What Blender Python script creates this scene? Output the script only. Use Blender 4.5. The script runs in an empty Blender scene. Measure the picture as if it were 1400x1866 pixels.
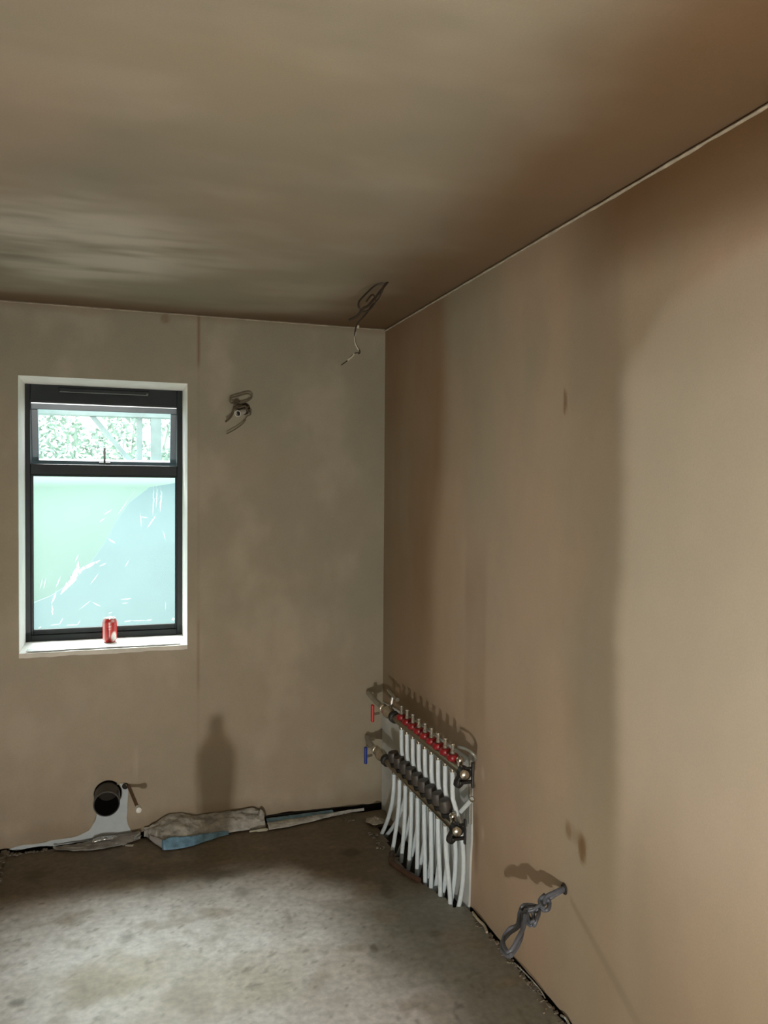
import bpy, bmesh, math, random
from mathutils import Vector, Matrix, noise
from math import pi, sin, cos, radians

random.seed(7)
SC = bpy.context.scene
COL = SC.collection

# ------------------------------------------------------------------ camera
H = 2.4            # ceiling height
D = 3.806          # window wall
R = 1.295          # right wall
L = -0.468         # left wall
YB = -1.4          # rear wall with the doorway
cam_d = bpy.data.cameras.new('camera')
cam = bpy.data.objects.new('camera', cam_d)
COL.objects.link(cam)
cam_d.sensor_fit = 'VERTICAL'
cam_d.sensor_height = 36.0
cam_d.lens = 1456.33 / 1866.0 * 36.0
cam_d.clip_start = 0.02
yaw, pitch, roll = 0.3278452, -0.0235233, 0.0069443
fw = Vector((sin(yaw), cos(yaw), 0)); rt = Vector((cos(yaw), -sin(yaw), 0)); up = Vector((0, 0, 1))
f2 = fw * cos(pitch) + up * sin(pitch); u2 = up * cos(pitch) - fw * sin(pitch)
r3 = rt * cos(roll) + u2 * sin(roll); u3 = u2 * cos(roll) - rt * sin(roll)
M = Matrix((( r3.x, u3.x, -f2.x, 0), (r3.y, u3.y, -f2.y, 0), (r3.z, u3.z, -f2.z, 1.57944), (0, 0, 0, 1)))
cam.matrix_world = M
SC.camera = cam

# ------------------------------------------------------------------ view, world, lights
vs = SC.view_settings
vs.view_transform = 'Standard'; vs.look = 'None'; vs.gamma = 1.0; vs.exposure = 0.0
vs.use_curve_mapping = False
SC.cycles.max_bounces = 10
SC.cycles.diffuse_bounces = 5
SC.cycles.transmission_bounces = 8
SC.cycles.sample_clamp_indirect = 6.0
SC.cycles.use_denoising = True

w = bpy.data.worlds.new('overcast_sky'); SC.world = w; w.use_nodes = True
bg = w.node_tree.nodes['Background']
bg.inputs['Color'].default_value = (0.86, 0.97, 1.0, 1); bg.inputs['Strength'].default_value = 3.2

def light(name, kind, loc, power, color, size=0.1, size_y=None, aim=None):
    d = bpy.data.lights.new(name, kind); d.energy = power; d.color = color
    if kind == 'AREA':
        d.shape = 'RECTANGLE' if size_y else 'SQUARE'; d.size = size
        if size_y: d.size_y = size_y
    else:
        d.shadow_soft_size = size
    o = bpy.data.objects.new(name, d); COL.objects.link(o); o.location = loc
    if aim is not None:
        o.rotation_euler = (Vector(aim) - Vector(loc)).to_track_quat('-Z', 'Y').to_euler()
    return o
# hazy sun high over the garden, falling in through the window onto the floor
sun_d = bpy.data.lights.new('hazy_sun', 'SUN'); sun_d.energy = 12.0; sun_d.angle = radians(34); sun_d.color = (1.0, 0.985, 0.965)
sun = bpy.data.objects.new('hazy_sun', sun_d); COL.objects.link(sun); sun.location = (0, 6, 6)
sun.rotation_euler = Vector((0.14, -cos(radians(50)), -sin(radians(50)))).to_track_quat('-Z', 'Y').to_euler()
# low work lamp standing behind the camera, and an added fill light in the unseen doorway behind it
light('work_lamp', 'POINT', (-0.35, -0.50, 0.22), 150.0, (1.0, 0.975, 0.93), 0.018)
light('doorway_fill', 'AREA', (-0.03, YB - 0.05, 1.02), 9.0, (0.90, 0.97, 1.0), 0.74, 1.96, (-0.03, 3, 1.02))

# ------------------------------------------------------------------ materials
def new_mat(name):
    m = bpy.data.materials.new(name); m.use_nodes = True
    return m, m.node_tree, m.node_tree.nodes['Principled BSDF']

def mat(name, color, rough=0.5, metal=0.0, spec=0.5, bump=0.0, bscale=60, var=0.0, vscale=12, alpha=None):
    m, t, b = new_mat(name)
    b.inputs['Base Color'].default_value = (*color, 1)
    b.inputs['Roughness'].default_value = rough
    b.inputs['Metallic'].default_value = metal
    b.inputs['Specular IOR Level'].default_value = spec
    tc = t.nodes.new('ShaderNodeTexCoord')
    if var > 0:
        n = t.nodes.new('ShaderNodeTexNoise'); n.inputs['Scale'].default_value = vscale; n.inputs['Detail'].default_value = 5
        t.links.new(tc.outputs['Object'], n.inputs['Vector'])
        r = t.nodes.new('ShaderNodeValToRGB')
        r.color_ramp.elements[0].position = 0.32; r.color_ramp.elements[1].position = 0.68
        r.color_ramp.elements[0].color = (*[c * (1 - var) for c in color], 1)
        r.color_ramp.elements[1].color = (*[min(1, c * (1 + var)) for c in color], 1)
        t.links.new(n.outputs['Fac'], r.inputs['Fac']); t.links.new(r.outputs['Color'], b.inputs['Base Color'])
    if bump > 0:
        n2 = t.nodes.new('ShaderNodeTexNoise'); n2.inputs['Scale'].default_value = bscale; n2.inputs['Detail'].default_value = 4
        t.links.new(tc.outputs['Object'], n2.inputs['Vector'])
        bp = t.nodes.new('ShaderNodeBump'); bp.inputs['Strength'].default_value = bump; bp.inputs['Distance'].default_value = 0.01
        t.links.new(n2.outputs['Fac'], bp.inputs['Height']); t.links.new(bp.outputs['Normal'], b.inputs['Normal'])
    return m

def painted_mat(name, rough=0.85, spec=0.3, grain=0.06, gscale=220, bump=0.12, bscale=90, r2=None):
    """surface whose colour (dry, damp, some painted light and shade) is in the attribute 'Col'; fine grain and relief from noise"""
    m, t, b = new_mat(name)
    a = t.nodes.new('ShaderNodeAttribute'); a.attribute_name = 'Col'
    tc = t.nodes.new('ShaderNodeTexCoord')
    n = t.nodes.new('ShaderNodeTexNoise'); n.inputs['Scale'].default_value = gscale; n.inputs['Detail'].default_value = 3
    t.links.new(tc.outputs['Object'], n.inputs['Vector'])
    mr = t.nodes.new('ShaderNodeMapRange')
    mr.inputs['From Min'].default_value = 0.3; mr.inputs['From Max'].default_value = 0.7
    mr.inputs['To Min'].default_value = 1 - grain; mr.inputs['To Max'].default_value = 1 + grain
    t.links.new(n.outputs['Fac'], mr.inputs['Value'])
    mx = t.nodes.new('ShaderNodeVectorMath'); mx.operation = 'SCALE'
    t.links.new(a.outputs['Color'], mx.inputs[0]); t.links.new(mr.outputs['Result'], mx.inputs['Scale'])
    t.links.new(mx.outputs['Vector'], b.inputs['Base Color'])
    b.inputs['Roughness'].default_value = rough; b.inputs['Specular IOR Level'].default_value = spec
    n2 = t.nodes.new('ShaderNodeTexNoise'); n2.inputs['Scale'].default_value = bscale; n2.inputs['Detail'].default_value = 5
    t.links.new(tc.outputs['Object'], n2.inputs['Vector'])
    bp = t.nodes.new('ShaderNodeBump'); bp.inputs['Strength'].default_value = bump; bp.inputs['Distance'].default_value = 0.004
    t.links.new(n2.outputs['Fac'], bp.inputs['Height']); t.links.new(bp.outputs['Normal'], b.inputs['Normal'])
    return m

PLASTER = painted_mat('skim_plaster', 0.8, 0.25, 0.04, 260, 0.10, 70)
SCREED = painted_mat('screed_floor', 0.55, 0.4, 0.16, 40, 0.2, 30)
REVEAL = mat('reveal_white', (0.90, 0.84, 0.80), 0.6, var=0.06, vscale=9, bump=0.1)
BOARD = mat('plasterboard_grey', (0.56, 0.62, 0.64), 0.8, var=0.05, vscale=20, bump=0.1)
BOARDW = mat('manifold_board_white', (0.60, 0.62, 0.60), 0.75, var=0.12, vscale=7, bump=0.1)
ANTH = mat('anthracite_frame', (0.011, 0.015, 0.016), 0.42, spec=0.3, var=0.15, vscale=20)
SASHM = mat('anthracite_sash_sky_sheen', (0.15, 0.20, 0.24), 0.35, spec=0.6, var=0.1)  # anthracite made paler and bluer: sky reflection put into the base colour
BEAD = mat('gasket_black', (0.008, 0.008, 0.009), 0.5)
GAPLIGHT = mat('gap_light_pale', (0.75, 0.8, 0.82), 0.3, 0.6)
CHROME = mat('nickel_plated_brass', (0.62, 0.58, 0.50), 0.24, 1.0, var=0.08, vscale=40)
BRASSY = mat('dull_steel_rail', (0.30, 0.27, 0.20), 0.33, 1.0, var=0.12, vscale=25)
BLACK = mat('black_plastic', (0.012, 0.011, 0.010), 0.42)
GREYPL = mat('grey_actuator_plastic', (0.058, 0.050, 0.042), 0.5, var=0.1)
REDPL = mat('red_plastic', (0.27, 0.010, 0.014), 0.35, var=0.12, vscale=50)
REDH = mat('red_handle_plastic', (0.50, 0.02, 0.015), 0.4)
BLUEH = mat('blue_handle_plastic', (0.012, 0.045, 0.33), 0.4)
PIPEW = mat('white_pex_pipe', (0.74, 0.83, 0.86), 0.38, var=0.05, vscale=30)
PIPED = mat('dark_soil_pipe', (0.028, 0.028, 0.026), 0.35)
PIPEI = mat('soil_pipe_inside', (0.012, 0.013, 0.013), 0.5)
COPPER = mat('oxidised_copper', (0.20, 0.11, 0.065), 0.5, 0.4, var=0.2, vscale=60)
TAPE = mat('white_ptfe_tape', (0.85, 0.85, 0.80), 0.6, bump=0.6, bscale=120)
CABLEG = mat('grey_cable_sheath', (0.10, 0.108, 0.13), 0.42, var=0.15, vscale=60)
CABLEB = mat('brown_grey_cable', (0.12, 0.095, 0.06), 0.55)
CABLED = mat('dark_brown_cable', (0.035, 0.024, 0.014), 0.5)
CABLEW = mat('pale_flex', (0.55, 0.50, 0.38), 0.5)
CONDUIT = mat('white_conduit', (0.66, 0.64, 0.58), 0.5)
MEMB = mat('dusty_membrane', (0.42, 0.41, 0.37), 0.6, var=0.32, vscale=22, bump=0.9, bscale=40)
BLUEM = mat('blue_membrane', (0.17, 0.33, 0.46), 0.5, var=0.32, vscale=26, bump=0.6)
FOIL = mat('crumpled_foil', (0.80, 0.82, 0.82), 0.25, 0.9, bump=0.9, bscale=60)
RUBBLE = mat('mortar_crumbs', (0.20, 0.17, 0.13), 0.9, var=0.4, vscale=30, bump=0.6)
DARK = mat('dark_gap', (0.030, 0.022, 0.014), 0.9)
WOODD = mat('wet_timber_offcut', (0.075, 0.035, 0.018), 0.6, var=0.3, vscale=30, bump=0.3)
FILM = mat('clear_crinkled_film', (0.93, 0.97, 0.97), 0.3, var=0.02)
GALV = mat('galvanised_edge', (0.42, 0.42, 0.38), 0.45, 0.5, var=0.1)
FILLER = mat('plaster_joint_bead', (0.42, 0.37, 0.28), 0.85, var=0.2, vscale=25, bump=0.5)
PLAST = mat('translucent_plastic', (0.24, 0.21, 0.155), 0.25, spec=0.6)
LEAF = mat('garden_leaves', (0.41, 0.52, 0.45), 0.6, var=0.5, vscale=9)
TIMBER = mat('pale_painted_timber', (0.30, 0.38, 0.38), 0.7, var=0.1)
LEDGE = mat('white_rail', (0.80, 0.84, 0.84), 0.6, var=0.03)
HEDGEBLUR = mat('hedge_blur_green', (0.285, 0.375, 0.305), 0.8, var=0.05, vscale=2)
TARP = mat('pale_blue_sheet', (0.262, 0.355, 0.395), 0.6, var=0.06, vscale=2)
GRASS = mat('garden_ground', (0.16, 0.22, 0.10), 0.9, var=0.4, vscale=4)
EXTW = mat('outer_render', (0.5, 0.5, 0.48), 0.9, var=0.05)

def glass_mat(name, tint, gloss=0.06, haze=None, haze_fac=0.0):
    m = bpy.data.materials.new(name); m.use_nodes = True
    t = m.node_tree; t.nodes.remove(t.nodes['Principled BSDF']); out = t.nodes['Material Output']
    tr = t.nodes.new('ShaderNodeBsdfTransparent'); tr.inputs['Color'].default_value = (*tint, 1)
    gl = t.nodes.new('ShaderNodeBsdfGlossy'); gl.inputs['Roughness'].default_value = 0.35 if haze else 0.08
    mx = t.nodes.new('ShaderNodeMixShader'); mx.inputs['Fac'].default_value = gloss
    t.links.new(tr.outputs[0], mx.inputs[1]); t.links.new(gl.outputs[0], mx.inputs[2])
    last = mx
    if haze:
        tl = t.nodes.new('ShaderNodeBsdfTranslucent'); tl.inputs['Color'].default_value = (*haze, 1)
        m2 = tl
        m3 = t.nodes.new('ShaderNodeMixShader'); m3.inputs['Fac'].default_value = haze_fac
        t.links.new(mx.outputs[0], m3.inputs[1]); t.links.new(m2.outputs[0], m3.inputs[2])
        last = m3
    t.links.new(last.outputs[0], out.inputs['Surface'])
    return m
CLEAR = glass_mat('clear_glass', (0.93, 0.98, 0.97))
HAZY = glass_mat('film_covered_glass', (0.78, 0.90, 0.88), 0.02, (0.62, 0.80, 0.80), 0.10)

# ------------------------------------------------------------------ mesh helpers
class MB:
    def __init__(s): s.v = []; s.f = []; s.m = []; s.c = []
    def add(s, v, f, mi=0):
        b = len(s.v); s.v += [tuple(p) for p in v]
        s.f += [tuple(i + b for i in q) for q in f]; s.m += [mi] * len(f)
    def box(s, x0, x1, y0, y1, z0, z1, mi=0):
        v = [(x, y, z) for z in (z0, z1) for y in (y0, y1) for x in (x0, x1)]
        s.add(v, [(0, 2, 3, 1), (4, 5, 7, 6), (0, 1, 5, 4), (1, 3, 7, 5), (3, 2, 6, 7), (2, 0, 4, 6)], mi)
    def tube(s, pts, r, n=10, caps=True, mi=0, closed=False):
        P = [Vector(p) for p in pts]; N = len(P)
        rr = r if isinstance(r, (list, tuple)) else [r] * N
        up0 = Vector((0, 0, 1)); v = []; prev = None
        for i in range(N):
            t = (P[min(i + 1, N - 1)] - P[max(i - 1, 0)])
            if t.length < 1e-9: t = Vector((0, 0, 1))
            t.normalize()
            if prev is None:
                a = t.cross(up0)
                if a.length < 0.05: a = t.cross(Vector((1, 0, 0)))
            else:
                a = prev - t * prev.dot(t)
            a.normalize(); prev = a; b = t.cross(a)
            for k in range(n):
                an = 2 * pi * k / n
                v.append(P[i] + (a * cos(an) + b * sin(an)) * rr[i])
        f = [(i * n + k, i * n + (k + 1) % n, (i + 1) * n + (k + 1) % n, (i + 1) * n + k) for i in range(N - 1) for k in range(n)]
        if caps: f += [tuple(range(n))[::-1], tuple(range((N - 1) * n, N * n))]
        s.add(v, f, mi)
    def lathe(s, prof, o, axis, n=24, mi=0):
        """prof: list of (radius, distance along axis)"""
        ax = Vector(axis).normalized(); o = Vector(o)
        a = ax.cross(Vector((0, 0, 1)))
        if a.length < 0.05: a = ax.cross(Vector((1, 0, 0)))
        a.normalize(); b = ax.cross(a); v = []
        for (r, h) in prof:
            for k in range(n):
                an = 2 * pi * k / n; v.append(o + ax * h + (a * cos(an) + b * sin(an)) * r)
        N = len(prof)
        f = [(i * n + k, i * n + (k + 1) % n, (i + 1) * n + (k + 1) % n, (i + 1) * n + k) for i in range(N - 1) for k in range(n)]
        s.add(v, f, mi)
    def prism(s, poly, ax, a0, a1, mi=0):
        """poly in the two other axes, extruded along axis ax from a0 to a1"""
        def mk(u, w_, a): 
            q = [u, w_]; q.insert(ax, a); return q
        n = len(poly)
        v = [mk(u, w_, a0) for u, w_ in poly] + [mk(u, w_, a1) for u, w_ in poly]
        s.add(v, [tuple(range(n)), tuple(range(2 * n - 1, n - 1, -1))] + [(i, i + n, (i + 1) % n + n, (i + 1) % n) for i in range(n)], mi)
    def sheet(s, fn, nu, nv, th=None, mi=0):
        v = [fn(i / nu, j / nv) for j in range(nv + 1) for i in range(nu + 1)]
        f = [(j * (nu + 1) + i, j * (nu + 1) + i + 1, (j + 1) * (nu + 1) + i + 1, (j + 1) * (nu + 1) + i) for j in range(nv) for i in range(nu)]
        s.add(v, f, mi)
    def build(s, name, mats, parent=None, smooth=False, bevel=0, solid=0, auto=None):
        me = bpy.data.meshes.new(name); me.from_pydata(s.v, [], s.f)
        mats = mats if isinstance(mats, (list, tuple)) else [mats]
        for m in mats: me.materials.append(m)
        if len(mats) > 1:
            for p, mi in zip(me.polygons, s.m): p.material_index = mi
        bm = bmesh.new(); bm.from_mesh(me); bmesh.ops.recalc_face_normals(bm, faces=bm.faces); bm.to_mesh(me); bm.free()
        if smooth:
            me.polygons.foreach_set('use_smooth', [True] * len(me.polygons))
            me.set_sharp_from_angle(angle=radians(auto or 40))
        o = bpy.data.objects.new(name, me); COL.objects.link(o)
        if parent:
            o.parent = parent
            o.location = -Vector(parent.location) if parent.type == 'EMPTY' or parent.get('_o') else (0, 0, 0)
        if solid:
            md = o.modifiers.new('thickness', 'SOLIDIFY'); md.thickness = solid; md.offset = 0
        if bevel:
            md = o.modifiers.new('bevel', 'BEVEL'); md.width = bevel; md.segments = 2; md.limit_method = 'ANGLE'
        return o

def bez(a, b, c, d, n=16):
    a, b, c, d = map(Vector, (a, b, c, d)); out = []
    for i in range(n + 1):
        t = i / n; q = 1 - t; out.append(q ** 3 * a + 3 * q * q * t * b + 3 * q * t * t * c + t ** 3 * d)
    return out
def spline(pts, k=6):
    P = [Vector(p) for p in pts]; out = []
    for i in range(len(P) - 1):
        a = P[max(i - 1, 0)]; b = P[i]; c = P[i + 1]; d = P[min(i + 2, len(P) - 1)]
        for j in range(k):
            t = j / k
            out.append(0.5 * ((2 * b) + (c - a) * t + (2 * a - 5 * b + 4 * c - d) * t * t + (3 * b - a - 3 * c + d) * t ** 3))
    out.append(P[-1]); return out

def thing(name, label, cat, loc=(0, 0, 0), group=None):
    o = bpy.data.objects.new(name, None); COL.objects.link(o); o.location = loc; o.empty_display_size = 0.05
    o['label'] = label; o['category'] = cat
    if group: o['group'] = group
    return o
def tag(o, label, cat, group=None, kind=None):
    o['label'] = label; o['category'] = cat
    if group: o['group'] = group
    if kind: o['kind'] = kind
    return o
def structure(o, label=None):
    o['kind'] = 'structure'
    if label: o['label'] = label
    return o

def ss(a, b, x):
    if a == b: return 0.0 if x < a else 1.0
    t = max(0.0, min(1.0, (x - a) / (b - a))); return t * t * (3 - 2 * t)
def fb(x, y, z=0.0, o=4):
    s = 0; a = 0.5; f = 1
    for _ in range(o):
        s += a * noise.noise((x * f, y * f, z + 7.3 * f)); a *= 0.5; f *= 2.03
    return s      # about -0.6 .. 0.6
def mixc(a, b, t): return tuple(a[i] + (b[i] - a[i]) * t for i in range(3))
def frange(a, b, st):
    n = max(1, round((b - a) / st)); return [a + (b - a) * i / n for i in range(n + 1)]
def merge(base, extra):
    return sorted(set([round(v, 5) for v in base if all(abs(v - e) > 0.004 for e in extra)] + list(extra)))

def wall_grid(name, us, vs_, place, colour, skip=None, matl=PLASTER, disp=None):
    """regular grid of faces in (u, v); colour(u, v) is the plaster's colour, dry or damp, with some painted light and shade"""
    nu, nv = len(us), len(vs_)
    v = []; cols = []
    for b in vs_:
        for a in us:
            v.append(place(a, b)); c = colour(a, b); cols += [c[0], c[1], c[2], 1.0]
    f = []
    for j in range(nv - 1):
        for i in range(nu - 1):
            if skip and skip(0.5 * (us[i] + us[i + 1]), 0.5 * (vs_[j] + vs_[j + 1])): continue
            f.append((j * nu + i, j * nu + i + 1, (j + 1) * nu + i + 1, (j + 1) * nu + i))
    me = bpy.data.meshes.new(name); me.from_pydata(v, [], f)
    at = me.color_attributes.new('Col', 'FLOAT_COLOR', 'POINT'); at.data.foreach_set('color', cols)
    me.materials.append(matl)
    me.polygons.foreach_set('use_smooth', [True] * len(me.polygons))
    o = bpy.data.objects.new(name, me); COL.objects.link(o)
    return structure(o)

# plaster colours: dry, half dry, damp
DRY = (0.53, 0.465, 0.365); MID = (0.375, 0.325, 0.235); PINK = (0.425, 0.34, 0.25); WET = (0.18, 0.110, 0.054); GREEN = (0.31, 0.287, 0.215)

def blob(u, v, cu, cv, ru, rv, soft=0.3, n=0.0, ns=20, seed=0):
    d = math.hypot((u - cu) / ru, (v - cv) / rv)
    if d > 2.2: return 0.0
    if n: d += n * fb(u * ns, v * ns, seed, 3)
    return 1 - ss(1 - soft, 1 + soft, d)

# ------------------------------------------------------------------ room shell
WX0, WX1, WZ0, WZ1 = -0.387, 0.330, 0.863, 2.080   # window opening in the plaster
FY = 4.09                                         # inner face of the window frame

def hem(x):   # ragged lower edge of the plaster on the window wall
    return 0.012 + 0.010 * fb(x * 9, 1.7, 0, 3) + 0.055 * ss(0.12, 0.22, x) * (1 - ss(0.62, 0.70, x)) * 0.8 + 0.007 * ss(0.68, 0.72, x) * (1 - ss(0.98, 1.15, x))

def col_back(x, z):
    n1 = fb(x * 1.1, z * 1.1, 3); n2 = fb(x * 4.5, z * 3.0, 9)
    c = mixc(MID, GREEN, ss(-0.25, 0.45, 0.55 * (z - 1.5) + n1 * 0.9 + 0.28 * x))
    c = mixc(c, PINK, 0.55 * (1 - ss(0.2, 1.1, z)) * ss(-0.3, 0.4, n1 + 0.15))
    c = mixc(c, DRY, 0.28 * ss(0.1, 0.5, n2 + 0.15) + 0.30 * blob(x, z, -0.2, 0.7, 0.6, 0.35, 0.8))
    c = mixc(c, GREEN, 0.35 * ss(0.75, 1.25, x))
    # taped joint
    s = (1 - ss(0.003, 0.009, abs(x - 0.382 - 0.002 * fb(z * 9, 3, 0, 2))))
    c = mixc(c, WET, s * (0.72 * ss(2.13, 2.2, z) + 0.30 * (1 - ss(0.95, 1.0, z)) * ss(0.62, 0.7, z) + 0.10))
    c = mixc(c, WET, 0.6 * blob(x, z, 0.229, 2.372, 0.020, 0.022, 0.3, 0.3))
    # damp just under the ceiling and above the floor edge
    c = mixc(c, WET, 0.25 * (1 - ss(0.02, 0.12, z + 0.1 * n2)) + 0.30 * ss(2.36, 2.40, z + 0.04 * n2))
    c = mixc(c, DRY, 0.5 * blob(x, z, 0.10, 0.33, 0.006, 0.10, 0.5))
    g = 1 + 0.07 * n2 + 0.05 * fb(x * 14, z * 14, 5, 3)
    return tuple(k * g for k in c)

xs = merge(frange(L, R, 0.011), [WX0, WX1]); zs = merge(frange(0.0, H, 0.011), [WZ0, WZ1])
PX, PZ, PR = -0.022, 0.203, 0.0555                  # soil pipe
def place_back(x, z):
    if z < 0.14:
        h = hem(x); z = h + (0.14 - h) * z / 0.14
    dx = x - PX; dz = z - PZ - 0.006; d = math.hypot(dx, dz); rh = PR + 0.004
    if abs(d - rh) < 0.0085: x = PX + dx / d * rh; z = PZ + 0.006 + dz / d * rh
    return (x, D + 0.0015 * fb(x * 3, z * 3, 2), z)
wall_back = wall_grid('wall_back', xs, zs, place_back, col_back,
    lambda x, z: (WX0 < x < WX1 and WZ0 < z < WZ1) or math.hypot(x - PX, z - PZ - 0.006) < PR + 0.004)

def col_right(y, z):
    n1 = fb(y * 1.2, z * 0.8, 21); n2 = fb(y * 5, z * 2.2, 33); n3 = fb(y * 16, z * 9, 5, 3)
    c = mixc(MID, (0.445, 0.335, 0.235), ss(-0.35, 0.2, n1 + 0.25 * n2))
    # paler field nearest the camera, its edge a ragged upright line with a rounded top
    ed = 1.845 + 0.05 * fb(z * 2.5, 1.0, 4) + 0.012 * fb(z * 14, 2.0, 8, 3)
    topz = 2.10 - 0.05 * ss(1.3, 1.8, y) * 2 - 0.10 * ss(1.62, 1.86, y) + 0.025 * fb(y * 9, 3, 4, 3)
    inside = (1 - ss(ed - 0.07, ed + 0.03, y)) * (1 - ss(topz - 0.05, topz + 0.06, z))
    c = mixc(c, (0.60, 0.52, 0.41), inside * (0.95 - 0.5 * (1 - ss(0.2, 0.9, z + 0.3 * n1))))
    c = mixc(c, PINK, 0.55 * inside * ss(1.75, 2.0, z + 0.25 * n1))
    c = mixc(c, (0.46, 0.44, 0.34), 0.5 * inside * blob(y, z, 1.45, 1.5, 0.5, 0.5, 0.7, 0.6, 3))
    # second paler field
    c = mixc(c, DRY, 0.25 * blob(y, z, 2.45, 1.4, 0.42, 0.8, 0.6, 0.9, 2.5, 6))
    # darker upright band between the fields
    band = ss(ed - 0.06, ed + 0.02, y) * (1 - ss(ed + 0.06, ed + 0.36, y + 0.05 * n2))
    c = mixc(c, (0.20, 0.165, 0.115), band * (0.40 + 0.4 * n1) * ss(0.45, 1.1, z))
    # damp strip in the corner
    e2 = 3.03 + 0.12 * ss(1.9, 1.1, z) + 0.02 * fb(z * 8, 1, 4) + 0.04 * n1
    c = mixc(c, (0.215, 0.128, 0.058), (0.70 * ss(e2 - 0.10, e2 + 0.12, y + 0.05 * n2) * (0.85 + 0.5 * n2)) * (0.55 + 0.45 * ss(0.5, 1.2, z)))
    c = mixc(c, WET, 0.30 * ss(2.62, 2.66, y) * (1 - ss(2.80, 2.84, y)) * ss(0.6, 0.8, z) * (1 - ss(1.2, 1.5, z)) * (0.5 + n2))
    # darker brown along the ceiling
    c = mixc(c, WET, (0.85 * ss(2.10, 2.26, z + 0.12 * n1) * (1 - ss(1.8, 2.3, y)) + 0.20 * ss(2.25, 2.39, z)))
    # damp foot of the wall; near the camera also shade put into the colour
    c = mixc(c, (0.25, 0.18, 0.11), 0.18 * (1 - ss(0.1, 0.7, z + 0.5 * n1)) + 0.50 * (1 - ss(0.25, 1.25, z + 0.4 * n1)) * (1 - ss(1.6, 2.1, y)))
    # small marks
    c = mixc(c, WET, 0.75 * blob(y, z, 2.116, 1.857, 0.009, 0.038, 0.3, 0.3))
    c = mixc(c, (0.16, 0.085, 0.025), 0.8 * blob(y, z, 1.993, 0.545, 0.017, 0.042, 0.4, 0.8, 30))
    c = mixc(c, (0.16, 0.085, 0.025), 0.55 * blob(y, z, 2.07, 0.578, 0.016, 0.024, 0.5, 0.8, 30))
    c = mixc(c, (0.16, 0.085, 0.025), 0.25 * blob(y, z, 2.02, 0.572, 0.045, 0.02, 0.6, 0.8, 30))
    c = mixc(c, WET, 0.55 * blob(y, z, 2.705, 0.27, 0.022, 0.10, 0.7, 0.7, 20))
    c = mixc(c, (0.6, 0.52, 0.4), 0.6 * blob(y, z, 2.653, 0.546, 0.012, 0.022, 0.6) + 0.45 * blob(y, z, 2.648, 0.323, 0.010, 0.025, 0.6))
    # faint shadow streak from the cable hole, painted in
    d = abs((z - 0.37) - (y - 2.055) * 0.50) ; along = (2.055 - y)
    if 0 < along < 0.42: c = mixc(c, (0.20, 0.17, 0.12), 0.42 * (1 - ss(0.004, 0.018 + 0.05 * along, d)) * (1 - ss(0.25, 0.42, along)))
    g = 1 + 0.07 * n2 + 0.04 * n3
    return tuple(k * g for k in c)

def hem_r(y): return 0.004 + 0.007 * fb(y * 14, 5, 1, 3)
ys = frange(YB, 1.2, 0.06)[:-1] + frange(1.2, D, 0.010)
def place_right(y, z):
    if z < 0.06: h = hem_r(y); z = h + (0.06 - h) * z / 0.06
    return (R + 0.0015 * fb(y * 3, z * 3, 2), y, z)
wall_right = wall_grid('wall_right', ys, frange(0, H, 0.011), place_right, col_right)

def col_ceil(x, y):
    n1 = fb(x * 1.0, y * 1.6, 51); n2 = fb(x * 1.6, y * 3.2, 63); n3 = fb(x * 2.2, y * 8, 70, 3)
    c = mixc(MID, GREEN, ss(-0.2, 0.35, n1)); c = mixc(c, DRY, 0.35 * ss(0, 0.4, n2 + 0.1))
    c = mixc(c, PINK, 0.35 * ss(-0.1, 0.3, fb(x * 1.5, y * 1.5, 88)))
    # pale trowel streaks, and window light put into the colour as a patch
    pt = blob(x, y, -0.12, 2.88, 0.42, 0.40, 0.5, 0.5, 3, 2)
    c = mixc(c, (0.72, 0.68, 0.57), pt * ss(-0.35, 0.2, n3 + 0.1) * 0.85)
    c = mixc(c, PINK, 0.6 * blob(x, y, -0.3, 1.95, 0.25, 0.28, 0.5, 0.6, 4, 5))
    # damp near the right wall and along the window wall
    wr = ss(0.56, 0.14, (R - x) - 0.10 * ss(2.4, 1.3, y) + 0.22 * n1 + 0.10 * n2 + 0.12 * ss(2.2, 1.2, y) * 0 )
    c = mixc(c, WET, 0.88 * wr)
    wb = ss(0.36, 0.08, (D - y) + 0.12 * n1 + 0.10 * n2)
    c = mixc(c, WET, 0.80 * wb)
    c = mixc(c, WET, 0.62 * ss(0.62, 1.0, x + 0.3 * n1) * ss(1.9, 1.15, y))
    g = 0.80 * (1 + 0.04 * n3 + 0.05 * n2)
    return tuple(k * g for k in c)
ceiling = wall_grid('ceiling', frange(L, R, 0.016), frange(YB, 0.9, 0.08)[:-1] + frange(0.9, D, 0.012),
    lambda x, y: (x, y, H + 0.0012 * fb(x * 3, y * 3, 1)), col_ceil)

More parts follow.
